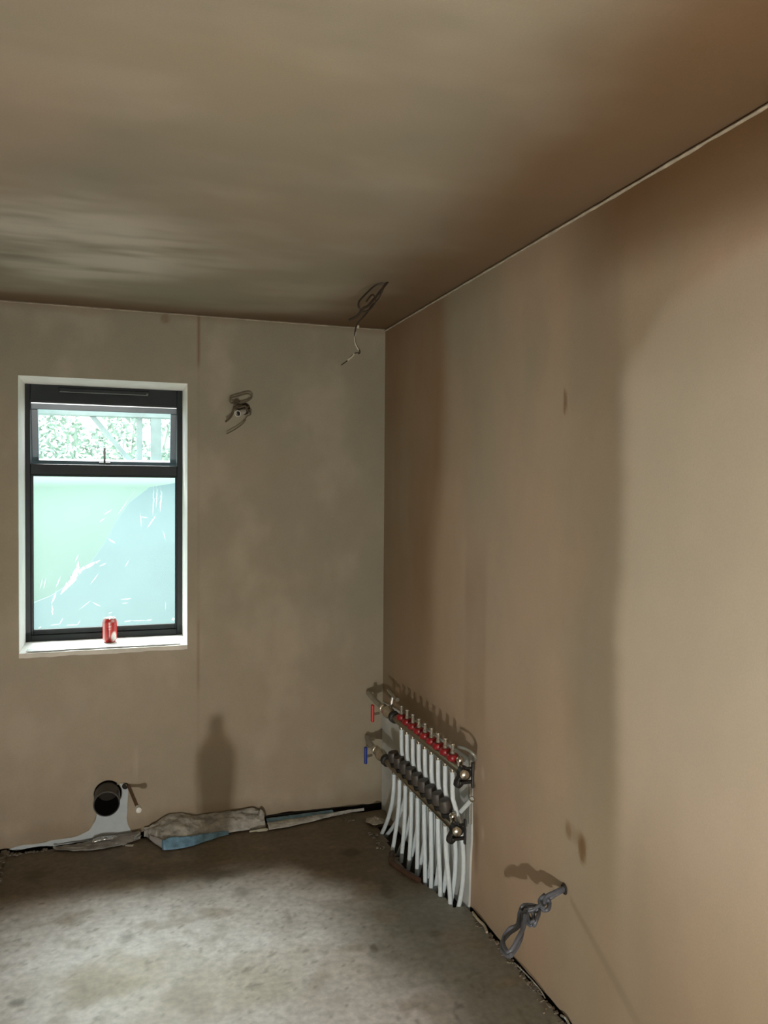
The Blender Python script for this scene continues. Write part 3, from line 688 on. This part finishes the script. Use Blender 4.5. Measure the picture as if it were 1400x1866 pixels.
mb.sheet(bl, 40, 8); o_ = mb.build('blue_underside', BLUEM, fl, smooth=True, solid=0.0015); o_['label'] = 'blue underside'
mb = MB()
def turned(u, v):
    x = 0.155 + 0.062 * u; return (x, 3.735 - 0.14 * u ** 0.8 + 0.045 * (1 - v) , 0.008 + 0.030 * sin(pi * v) * (0.5 + 0.5 * u) + 0.006 * fb(x * 40, v * 4, 2))
mb.sheet(turned, 14, 10); mb.build('turned_corner', mat('pale_dusty_sheet', (0.47, 0.45, 0.44), 0.7, var=0.2, bump=0.4), fl, smooth=True, solid=0.0015)
mb = MB(); mb.tube(spline([(0.60, 3.665, 0.010), (0.64, 3.655, 0.014), (0.685, 3.662, 0.010)], 4), [0.004] * 4 + [0.007] * 4 + [0.003], 7)
mb.build('folded_edge', mat('cream_edge', (0.55, 0.53, 0.40), 0.6, var=0.1), fl, smooth=True)
mb = MB()
def knot(u, v):
    a = 2 * pi * u; r = 0.018 * sin(pi * v) * (1 + 0.5 * fb(cos(a) * 2, sin(a) * 2, v * 3, 3))
    return (0.668 + r * cos(a), 3.755 + 1.2 * r * sin(a), 0.01 + 0.062 * v)
mb.sheet(knot, 16, 10); mb.build('upturned_knot', MEMB, fl, smooth=True, auto=70)

# blue edging strip further right
mb = MB()
es = thing('edging_strip', 'blue foam edging strip in the floor gap right of the membrane flap', 'edging', (0.88, D - 0.04, 0))
def eb(u, v):
    x = 0.695 + 0.33 * u; return (x, 3.770 + 0.008 * fb(x * 10, 3, 3) - 0.055 * v * (1 - 0.5 * u), 0.016 - 0.008 * v + 0.003 * fb(x * 30, v * 2, 1) + 0.004 * sin(pi * v))
mb.sheet(eb, 50, 6); mb.build('foam', BLUEM, es, smooth=True, solid=0.006)
mb = MB()
def ed(u, v):
    x = 0.690 + 0.49 * u; b = 3.662 + (3.742 - 3.662) * ss(0, 1.0, u)
    tp = 3.722 + 0.026 * u; return (x, b + (tp - b) * v + 0.004 * fb(x * 25, 3, 2), 0.004 + 0.012 * sin(pi * v * 0.7) + 0.005 * fb(x * 16, v * 3, 8) + 0.003)
mb.sheet(ed, 60, 10); mb.build('dusty_film', MEMB, es, smooth=True, auto=70, solid=0.0015)

# foil lined scrap along the gap, left part
sc = thing('foil_scrap', 'crumpled grey and silver sheeting in the floor gap below the soil pipe', 'sheeting', (-0.02, 3.76, 0))
mb = MB()
def cf(u, v):
    x = -0.25 + 0.37 * u; return (x, 3.775 - 0.085 * v * max(0.03, sin(pi * (0.02 + 0.93 * u))) ** 0.6 + 0.008 * fb(x * 12, v * 2, 1), 0.006 + 0.020 * ss(0.2, 0.8, u) * (1 - v) + 0.012 * abs(fb(x * 14, v * 4, 6)) + 0.014 * sin(pi * v) * (0.4 + fb(x * 9, 1, 4)))
mb.sheet(cf, 70, 14); mb.build('grey_sheet', mat('grey_sheeting', (0.30, 0.29, 0.27), 0.6, var=0.3, vscale=25, bump=0.5), sc, smooth=True, auto=70, solid=0.0012)
mb = MB()
def ff(u, v):
    x = -0.085 + 0.105 * u; return (x, 3.762 - 0.018 * v, 0.026 + 0.008 * sin(pi * u) - 0.010 * v + 0.004 * fb(x * 50, v * 3, 6))
mb.sheet(ff, 30, 5); mb.build('foil', FOIL, sc, smooth=True, solid=0.0008)
for (x, y, z, a, l) in ((0.10, 3.742, 0.016, 0.3, 0.05), (0.105, 3.755, 0.026, 0.5, 0.035), (0.03, 3.715, 0.012, -0.2, 0.05), (0.07, 3.69, 0.010, -0.1, 0.04)):
    mb = MB(); dx, dz = cos(a) * l / 2, sin(a) * l / 2
    mb.add([(x - dx, y, z - dz), (x + dx, y, z + dz), (x + dx * .7, y - 0.012, z + dz - 0.004), (x - dx * .8, y - 0.012, z - dz - 0.002)], [(0, 1, 2, 3)])
    mb.build('foil_sliver', FOIL, sc, solid=0.0008)

# crumbs and rubble, uncountable, along the two floor edges and in the left corner
def crumbs(name, spots, label):
    mb = MB(); rr = random.Random(len(spots))
    for (x0, y0, x1, y1, n_, s0, s1, sp_) in spots:
        for i in range(n_):
            t_ = rr.random(); x = x0 + (x1 - x0) * t_ + rr.gauss(0, sp_); y = y0 + (y1 - y0) * t_ + rr.gauss(0, sp_); s = rr.uniform(s0, s1)
            x = min(x, R - 0.008 - s); y = min(y, D - 0.012 - s)
            x = max(x, L + s + 0.004)
            v = []
            for q in range(8):
                v.append((x + s * (1 if q & 1 else -1) * rr.uniform(.5, 1), y + s * (1 if q & 2 else -1) * rr.uniform(.5, 1), -0.001 + s * 0.8 * (1.5 if q & 4 else 0) * rr.uniform(.6, 1)))
            mb.add(v, [(0, 2, 3, 1), (4, 5, 7, 6), (0, 1, 5, 4), (1, 3, 7, 5), (3, 2, 6, 7), (2, 0, 4, 6)])
    return tag(mb.build(name, RUBBLE), label, 'rubble', kind='stuff')
crumbs('mortar_crumbs', [(-0.43, 3.765, -0.27, 3.765, 30, .002, .008, .006), (-0.2, 3.66, 0.10, 3.65, 30, .001, .004, .01), (1.05, 3.66, 1.12, 3.66, 18, .002, .005, .008), (-0.3, 3.6, 0.9, 3.5, 40, .001, .003, .05)], 'small mortar crumbs along the foot of the window wall')
crumbs('edge_rubble', [(1.277, 2.0, 1.275, 2.70, 90, .002, .007, .006), (1.25, 2.05, 1.265, 2.4, 12, .002, .005, .006), (1.13, 3.32, 1.14, 3.5, 40, .002, .008, .010)], 'grey rubble crumbs along the foot of the right wall')
crumbs('corner_rubble', [(-0.447, 3.35, -0.452, 3.78, 120, .004, .016, .008)], 'brown rubble in the far left floor corner')

# lumps of pale foil/filler at the right floor edge
def sliver(pts, wd, name, m, label, cat):
    mb = MB(); mb.tube(spline(pts, 5), wd, 6); return tag(mb.build(name, m, smooth=True), label, cat)
sliver([(1.277, 2.36, 0.006), (1.279, 2.28, 0.012), (1.282, 2.20, 0.010), (1.280, 2.165, 0.004)], [0.0022] * 16, 'foil_strip', FOIL, 'long thin shiny foil strip along the right wall foot, near the loose cable', 'foil')
sliver([(1.282, 2.075, 0.006), (1.283, 2.05, 0.012), (1.281, 2.02, 0.005)], 0.004, 'foil_shred', FOIL, 'short bright foil shred at the right wall foot, nearest the camera', 'foil')
sliver([(1.282, 2.70, 0.006), (1.276, 2.64, 0.010), (1.281, 2.60, 0.008), (1.272, 2.56, 0.006)], 0.005, 'filler_lump', FILLER, 'pale lump of filler at the right wall foot beside the manifold board', 'filler')
mb = MB(); 
def tf(u, v): 
    a = 2 * pi * u; r = 0.045 * v * (1 + 0.5 * fb(cos(a) * 1.5, sin(a) * 1.5, 2))
    return (1.19 + r * cos(a), 3.60 + r * 1.1 * sin(a), 0.008 + 0.022 * (1 - v) + 0.016 * abs(fb(cos(a) * 4, sin(a) * 4, v * 4, 3)))
mb.sheet(tf, 26, 8); tag(mb.build('cling_film_ball', mat('clear_plastic_scrap', (0.33, 0.29, 0.22), 0.18, spec=0.9, bump=0.5), smooth=True, auto=50), 'scrunched shiny plastic scrap on the floor in the far corner', 'plastic')
mb = MB(); mb.tube(spline([(1.155, 3.255, 0.010), (1.125, 3.16, 0.012), (1.150, 3.06, 0.012), (1.178, 2.985, 0.010)], 5), [0.012 + 0.003 * fb(i * .7, 1, 1) for i in range(16)], 6)
tag(mb.build('timber_offcut', WOODD), 'dark wet timber offcut on the floor in front of the white pipes', 'timber')
mb = MB(); mb.tube(spline([(1.08, 3.745, 0.008), (1.06, 3.70, 0.008), (1.075, 3.655, 0.007), (1.10, 3.66, 0.007), (1.105, 3.72, 0.008)], 6), 0.0022, 6)
tag(mb.build('wire_loop', CABLEB, smooth=True), 'small loop of thin wire lying on the floor near the far corner', 'wire')

# ------------------------------------------------------------------ underfloor heating manifold
mf = thing('heating_manifold', 'underfloor heating manifold with red caps and white pipes low on the right wall', 'manifold', (R, 3.1, 0.0))
mb = MB()
pb = [(3.790, -0.03), (2.752, -0.03), (2.748, 0.02), (2.742, 0.16), (2.731, 0.28), (2.735, 0.40), (2.737, 0.575), (2.80, 0.570), (3.0, 0.565), (3.3, 0.560), (3.6, 0.545), (3.790, 0.53)]
bm = bmesh.new(); vs1 = [bm.verts.new((R - 0.008, y, z)) for y, z in pb]; f = bm.faces.new(vs1)
r = bmesh.ops.extrude_face_region(bm, geom=[f]); bmesh.ops.translate(bm, vec=(0.008, 0, 0), verts=[e for e in r['geom'] if isinstance(e, bmesh.types.BMVert)])
bmesh.ops.recalc_face_normals(bm, faces=bm.faces); me = bpy.data.meshes.new('backing_board'); bm.to_mesh(me); bm.free(); me.materials.append(BOARDW)
ob = bpy.data.objects.new('backing_board', me); COL.objects.link(ob); ob.parent = mf; ob.location = -mf.location
UX, UZ = 1.197, 0.576; LX, LZ = 1.192, 0.352
def part(mb, name, m, parent=mf, **k):
    o = mb.build(name, m, None, **k); o.parent = parent
    p = parent; off = Vector((0, 0, 0))
    if parent is mf: o.location = -mf.location
    else: o.location = (0, 0, 0)
    return o
def bar(y0, y1, x, z, r): 
    mb = MB(); mb.tube([(x, y0, z), (x, y1, z)], r, 20); return mb
up_rail = part(bar(2.615, 3.350, UX, UZ, 0.0175), 'rail', BRASSY, smooth=True)
lo_rail = part(bar(2.665, 3.440, LX, LZ, 0.0175), 'rail', BRASSY, smooth=True)
uy = [3.262 - 0.0693 * i for i in range(9)]; ly = [3.340 - 0.0728 * i for i in range(9)]
# floor landing spots of the pipes: upper loops run behind, lower loops in front
lfx = [(1.185, 3.500), (1.172, 3.300), (1.192, 3.235), (1.200, 3.165), (1.203, 3.075), (1.208, 2.990), (1.212, 2.940), (1.222, 2.865), (1.238, 2.800)]
ufx = [(1.215, 3.520), (1.219, 3.340), (1.222, 3.215), (1.232, 3.130), (1.236, 3.035), (1.240, 2.965), (1.246, 2.905), (1.252, 2.840), (1.258, 2.785)]
for i, y in enumerate(uy):
    # flow gauge: red collar, clear tube above, steel nipple under the rail
    mb = MB(); mb.lathe([(0.010, 0.012), (0.0200, 0.014), (0.0225, 0.020), (0.0225, 0.032), (0.0185, 0.037), (0.010, 0.038)], (UX, y, UZ), (0, 0, 1), 18)
    fg = part(mb, 'flow_gauge', REDPL, smooth=True)
    mb = MB(); mb.lathe([(0.0085, 0.036), (0.0085, 0.048), (0.0065, 0.050), (0.0065, 0.068), (0.0085, 0.070), (0.008, 0.076), (0.0, 0.077)], (UX, y, UZ), (0, 0, 1), 12); part(mb, 'sight_tube', PLAST, fg, smooth=True)
    mb = MB(); mb.lathe([(0.0115, -0.012), (0.0115, -0.024), (0.0085, -0.026), (0.0085, -0.034), (0.0, -0.034)], (UX, y, UZ), (0, 0, 1), 12); part(mb, 'nipple', CHROME, smooth=True)
    fx, fy = ufx[i]
    mb = MB(); mb.tube([(UX, y, UZ - 0.030), (UX + 0.001, y, LZ + 0.12)] + bez((UX + 0.003, y, LZ + 0.09), (UX + 0.055, y, LZ - 0.06), (fx + 0.01, y + 0.15 * (fy - y), 0.14), (fx - 0.004, fy, -0.04)), 0.0088, 12, False)
    part(mb, 'pipe', PIPEW, smooth=True)
for i, y in enumerate(ly):
    # grey manual head over the lower rail with a black neck
    ya = y - 0.012
    mb = MB(); mb.lathe([(0.014, 0.030), (0.024, 0.034), (0.0255, 0.040), (0.0240, 0.072), (0.0215, 0.078), (0.0, 0.080)], (LX + 0.004, ya, LZ), (-0.18, 0, 1), 18)
    hd = part(mb, 'valve_head', GREYPL, smooth=True)
    mb = MB(); mb.lathe([(0.013, 0.008), (0.021, 0.012), (0.023, 0.030), (0.015, 0.032)], (LX + 0.004, ya, LZ), (-0.18, 0, 1), 16); part(mb, 'neck', BLACK, hd, smooth=True)
    mb = MB(); mb.lathe([(0.0115, -0.012), (0.0115, -0.022), (0.009, -0.024), (0.009, -0.028), (0.0, -0.028)], (LX, y, LZ), (0, 0, 1), 12); part(mb, 'nipple', CHROME, smooth=True)
    fx, fy = lfx[i]
    mb = MB(); mb.tube([(LX, y, LZ - 0.020)] + bez((LX, y, LZ - 0.03), (LX, y - 0.004, LZ - 0.17), (LX + 0.6 * (fx - LX), y + 0.35 * (fy - y), 0.10), (fx, fy + 0.006, -0.03)), 0.0090, 12, False)
    part(mb, 'pipe', PIPEW, smooth=True)
for (x, z, yl, yr, hy, hm, hname) in ((UX, UZ, 3.350, 2.615, 3.508, REDH, 'red lever'), (LX, LZ, 3.440, 2.665, 3.595, BLUEH, 'blue lever')):
    mb = MB(); mb.lathe([(0.016, 0), (0.026, 0.002), (0.027, 0.028), (0.018, 0.032)], (x, yl - 0.012, z), (0, 1, 0), 12); part(mb, 'union_nut', BLACK, smooth=True)
    mb = MB(); mb.lathe([(0.014, 0), (0.018, 0.01), (0.018, 0.035), (0.026, 0.05), (0.028, 0.072), (0.024, 0.092), (0.017, 0.10), (0.017, 0.125), (0.021, 0.127), (0.021, 0.15), (0.0, 0.152)], (x, yl + 0.02, z), (0, 1, 0), 16)
    vb = part(mb, 'ball_valve', CHROME, smooth=True)
    mb = MB(); mb.tube([(x - 0.02, hy, z - 0.02), (x - 0.048, hy, z - 0.024)], 0.006, 10); part(mb, 'spindle', CHROME, vb, smooth=True)
    mb = MB(); mb.box(x - 0.060, x - 0.046, hy - 0.010, hy + 0.010, z - 0.060, z + 0.022)
    lv = part(mb, 'lever', hm, vb, bevel=0.005); lv['label'] = hname
    # pipe from the valve towards the corner
    mb = MB(); mb.tube(spline([(x, yl + 0.165, z), (x, yl + 0.26, z + 0.004), (x + 0.01, 3.77, z + 0.008)], 5), 0.0135, 12); part(mb, 'supply_stub', GALV, smooth=True)
    # end set on the right: elbow, drain, air vent, steel disc
    mb = MB(); mb.tube([(x, yr + 0.004, z), (x, yr - 0.024, z)], 0.0235, 16); eb_ = part(mb, 'end_block', BLACK, smooth=True)
    mb = MB(); mb.lathe([(0.0, 0.0), (0.011, 0.001), (0.0165, 0.005), (0.0175, 0.010), (0.0165, 0.016)], (x - 0.012, yr - 0.045, z + 0.004), (0.25, 1, -0.1), 20); part(mb, 'end_plug', CHROME, eb_, smooth=True)
    mb = MB(); mb.lathe([(0.012, 0.0), (0.012, 0.012), (0.0145, 0.016), (0.0145, 0.026), (0.009, 0.033), (0.0, 0.035)], (x, yr + 0.026, z + 0.014), (0, 0, 1), 16); part(mb, 'air_vent', CHROME, eb_, smooth=True)
    mb = MB(); mb.tube([(x - 0.002, yr + 0.002, z - 0.008), (x - 0.014, yr + 0.006, z - 0.040), (x - 0.018, yr + 0.010, z - 0.052)], [0.016, 0.019, 0.015], 14); part(mb, 'drain_tap', BLACK, eb_, smooth=True)
    # wall bracket plates
    mb = MB(); mb.box(x + 0.022, x + 0.030, yr - 0.034, yr - 0.020, z - 0.052, z + 0.040); mb.box(x - 0.026, x + 0.024, yr - 0.034, yr - 0.022, z - 0.034, z - 0.022); mb.box(x - 0.004, x + 0.024, yr - 0.030, yr - 0.022, z + 0.016, z + 0.026)
    part(mb, 'bracket', BLACK, bevel=0.003)
    mb = MB(); mb.box(x + 0.022, x + 0.030, yl - 0.034, yl - 0.020, z - 0.05, z + 0.03); mb.box(x - 0.004, x + 0.024, yl - 0.030, yl - 0.022, z - 0.006, z + 0.006); part(mb, 'bracket', BLACK, bevel=0.003)
mb = MB(); mb.box(R - 0.020, R - 0.008, 2.722, 2.737, 0.330, 0.600); part(mb, 'steel_strip', GALV, bevel=0.002)
mb = MB(); mb.tube(spline([(UX + 0.02, 2.70, 0.640), (UX + 0.03, 2.64, 0.646), (UX + 0.045, 2.615, 0.632), (R - 0.03, 2.66, 0.600), (R - 0.016, 2.70, 0.585)], 6), 0.006, 10); part(mb, 'bypass_tube', GALV, smooth=True)
mb = MB(); a_ = Vector((1.225, 2.690, 0.400)); b_ = Vector((1.235, 2.618, 0.470)); mb.tube([a_, b_], 0.0085, 12); ck = part(mb, 'clear_spout', mat('pale_clear_plastic', (0.70, 0.78, 0.80), 0.15, spec=0.8), smooth=True)
mb = MB(); mb.lathe([(0.0115, 0.0), (0.0115, 0.004), (0.0085, 0.004)], b_, (b_ - a_), 12); part(mb, 'rim', CHROME, ck, smooth=True)
mb = MB(); mb.tube([(UX + 0.03, 3.52, 0.655), (UX + 0.03, 3.40, 0.640)], 0.010, 10); mb.tube([(UX + 0.02, 3.46, 0.590), (UX + 0.03, 3.46, 0.645)], 0.008, 8); part(mb, 'flow_meter_body', PLAST, smooth=True)

# ------------------------------------------------------------------ loose grey cable out of the right wall
cb = thing('knotted_cable', 'grey knotted cable bundle sticking out of a hole low in the right wall', 'cable', (R, 2.07, 0.385))
hole = Vector((R, 2.070, 0.383))
mb = MB(); mb.lathe([(0.0, 0.0), (0.017, 0.0), (0.015, 0.003), (0.0, 0.001)], (R - 0.003, 2.082, 0.388), (-1, 0, 0), 14); mb.build('wall_hole', DARK, cb, smooth=True)
K = Vector((1.238, 2.120, 0.335))
def strand(name, pts, r, m=CABLEG): mb = MB(); mb.tube(spline(pts, 7), r, 9); o = mb.build(name, m, cb, smooth=True); return o
strand('cable', [(1.295, 2.082, 0.387), (1.260, 2.080, 0.377), (1.235, 2.082, 0.363), (1.210, 2.080, 0.348), (1.185, 2.092, 0.350), (1.170, 2.118, 0.336), (1.155, 2.104, 0.316), (1.140, 2.086, 0.298), (1.110, 2.087, 0.282), (1.095, 2.099, 0.252), (1.070, 2.054, 0.258), (1.060, 2.005, 0.271), (1.060, 1.979, 0.284)], 0.0068)
strand('cable', [(1.295, 2.082, 0.392), (1.255, 2.078, 0.385), (1.230, 2.080, 0.375), (1.215, 2.073, 0.358), (1.195, 2.086, 0.334), (1.170, 2.091, 0.339), (1.155, 2.087, 0.321), (1.135, 2.053, 0.304), (1.105, 2.014, 0.298), (1.080, 1.997, 0.285), (1.060, 1.991, 0.276), (1.060, 2.011, 0.271)], 0.0068)
strand('cable', [(1.235, 2.095, 0.374), (1.220, 2.095, 0.359), (1.210, 2.071, 0.346), (1.220, 2.056, 0.350), (1.235, 2.072, 0.360), (1.225, 2.084, 0.374), (1.210, 2.084, 0.363), (1.205, 2.056, 0.356)], 0.0068)
strand('cable', [(1.210, 2.071, 0.348), (1.195, 2.087, 0.348), (1.175, 2.107, 0.334), (1.170, 2.081, 0.325), (1.165, 2.042, 0.319), (1.170, 2.036, 0.335), (1.195, 2.064, 0.343), (1.180, 2.076, 0.350), (1.160, 2.086, 0.337)], 0.0062)
strand('cable', [(1.175, 2.094, 0.347), (1.175, 2.061, 0.338), (1.160, 2.046, 0.318), (1.155, 2.070, 0.323), (1.155, 2.104, 0.329), (1.130, 2.074, 0.310), (1.110, 2.080, 0.299), (1.095, 2.089, 0.274), (1.075, 2.054, 0.270), (1.060, 1.998, 0.284), (1.070, 1.991, 0.296), (1.095, 2.003, 0.317), (1.125, 2.026, 0.331), (1.145, 2.053, 0.347)], 0.0062)
strand('cable', [(1.205, 2.072, 0.360), (1.180, 2.070, 0.348), (1.165, 2.076, 0.341), (1.155, 2.044, 0.330), (1.165, 2.033, 0.340)], 0.0052)

# ------------------------------------------------------------------ cables from the ceiling
cc = thing('ceiling_cable', 'thin loose lighting cables hanging from the ceiling near the far corner', 'cable', (1.018, 2.96, H))
def cstr(name, pts, r, m, parent): mb = MB(); mb.tube(spline(pts, 6), r, 8); return mb.build(name, m, parent, smooth=True)
cstr('cable', [(1.018, 2.96, 2.405), (0.978, 2.96, 2.353), (0.938, 2.96, 2.305), (0.915, 2.96, 2.290), (0.895, 2.965, 2.262), (0.862, 2.97, 2.243)], 0.0050, CABLED, cc)
cstr('cable', [(1.022, 2.965, 2.405), (0.973, 2.98, 2.389), (0.935, 2.98, 2.354), (0.904, 2.98, 2.318), (0.907, 2.98, 2.292), (0.930, 2.98, 2.284), (0.955, 2.975, 2.300), (0.968, 2.965, 2.325), (0.952, 2.955, 2.345), (0.925, 2.95, 2.315)], 0.0034, CABLED, cc)
cstr('cable', [(1.014, 2.97, 2.405), (0.987, 2.985, 2.342), (0.958, 2.99, 2.310), (0.950, 3.0, 2.292), (0.925, 3.0, 2.262), (0.905, 3.0, 2.238), (0.896, 3.0, 2.206), (0.898, 3.0, 2.164), (0.916, 3.0, 2.133), (0.910, 3.0, 2.122)], 0.0032, CABLED, cc)
cstr('bare_core', [(0.910, 3.0, 2.232), (0.905, 3.0, 2.222)], 0.0045, CABLEW, cc)
cstr('pale_sleeve', [(0.899, 3.0, 2.206), (0.895, 3.0, 2.185), (0.899, 3.0, 2.160), (0.912, 3.0, 2.137)], 0.0032, CABLEW, cc)
cstr('pale_sleeve', [(0.893, 3.0, 2.122), (0.884, 3.0, 2.110), (0.866, 3.0, 2.094)], 0.0034, CABLEW, cc)
cstr('cable', [(0.914, 3.0, 2.128), (0.893, 3.0, 2.122), (0.866, 3.0, 2.094), (0.841, 3.0, 2.075)], 0.0022, CABLED, cc)

# ------------------------------------------------------------------ cable outlet on the window wall
co = thing('cable_outlet', 'white conduit end with tangled wires in the window wall right of the window', 'outlet', (0.565, D, 1.955))
mb = MB(); o0_ = Vector((0.595, D + 0.01, 1.965)); dd = (Vector((0.553, D - 0.055, 1.945)) - o0_); ln = dd.length
mb.lathe([(0.0135, 0), (0.0135, ln - 0.004), (0.0155, ln - 0.003), (0.0155, ln), (0.0125, ln), (0.0115, ln - 0.02), (0.0115, 0)], o0_, dd, 20); cn = mb.build('conduit', CONDUIT, co, smooth=True)
mb = MB(); mb.lathe([(0.0, ln - 0.018), (0.0116, ln - 0.018)], o0_, dd, 20); mb.build('conduit_mouth', BEAD, co)
mb = MB(); mb.lathe([(0.0, 0), (0.030, 0.0), (0.026, 0.003), (0.0, 0.002)], (0.590, D - 0.002, 1.975), (0, -1, 0), 14); mb.build('wall_hole', DARK, co, smooth=True)
cstr('wire', [(0.588, D, 1.985), (0.560, D - 0.03, 1.985), (0.535, D - 0.045, 1.965), (0.530, D - 0.05, 1.945), (0.518, D - 0.055, 1.925), (0.496, D - 0.06, 1.905)], 0.0050, CABLEB, co)
cstr('wire', [(0.600, D, 1.972), (0.612, D - 0.035, 1.965), (0.614, D - 0.048, 1.945), (0.598, D - 0.050, 1.935), (0.592, D - 0.045, 1.925), (0.589, D - 0.046, 1.915), (0.574, D - 0.046, 1.897), (0.541, D - 0.046, 1.872), (0.503, D - 0.046, 1.850)], 0.0028, CABLEB, co)
cstr('wire', [(0.575, D, 1.985), (0.545, D - 0.03, 2.000), (0.525, D - 0.04, 1.995), (0.520, D - 0.04, 2.015), (0.560, D - 0.04, 2.030), (0.604, D - 0.04, 2.042), (0.620, D - 0.04, 2.025), (0.596, D - 0.035, 2.005), (0.560, D - 0.03, 1.998)], 0.0038, CABLEB, co)
cstr('wire', [(0.582, D, 1.990), (0.552, D - 0.025, 2.012), (0.540, D - 0.03, 1.990), (0.560, D - 0.03, 1.975), (0.590, D - 0.03, 1.985), (0.600, D - 0.02, 1.975)], 0.0040, CABLEB, co)
cstr('wire', [(0.592, D, 1.968), (0.608, D - 0.02, 1.985), (0.600, D - 0.03, 1.970), (0.612, D - 0.03, 1.950)], 0.0030, CABLEB, co)

# ------------------------------------------------------------------ spray can on the floor behind the camera's view; its shadow falls on the window wall
sc2 = thing('spray_can', 'tall aerosol foam can standing on the floor in front of the work lamp', 'can', (-0.028, 1.2, 0.0))
SPR = mat('aerosol_can_paint', (0.5, 0.5, 0.45), 0.35, 0.3)
mb = MB(); mb.lathe([(0.0, 0), (0.029, 0.0), (0.029, 0.15), (0.033, 0.20), (0.036, 0.235), (0.036, 0.270), (0.025, 0.293), (0.016, 0.306)], (0, 0, 0), (0, 0, 1), 28); at(mb.build('can_body', SPR, sc2, smooth=True))
mb = MB(); mb.lathe([(0.016, 0.304), (0.014, 0.312), (0.014, 0.340), (0.0, 0.342)], (0, 0, 0), (0, 0, 1), 20); at(mb.build('nozzle_cap', REDPL, sc2, smooth=True))
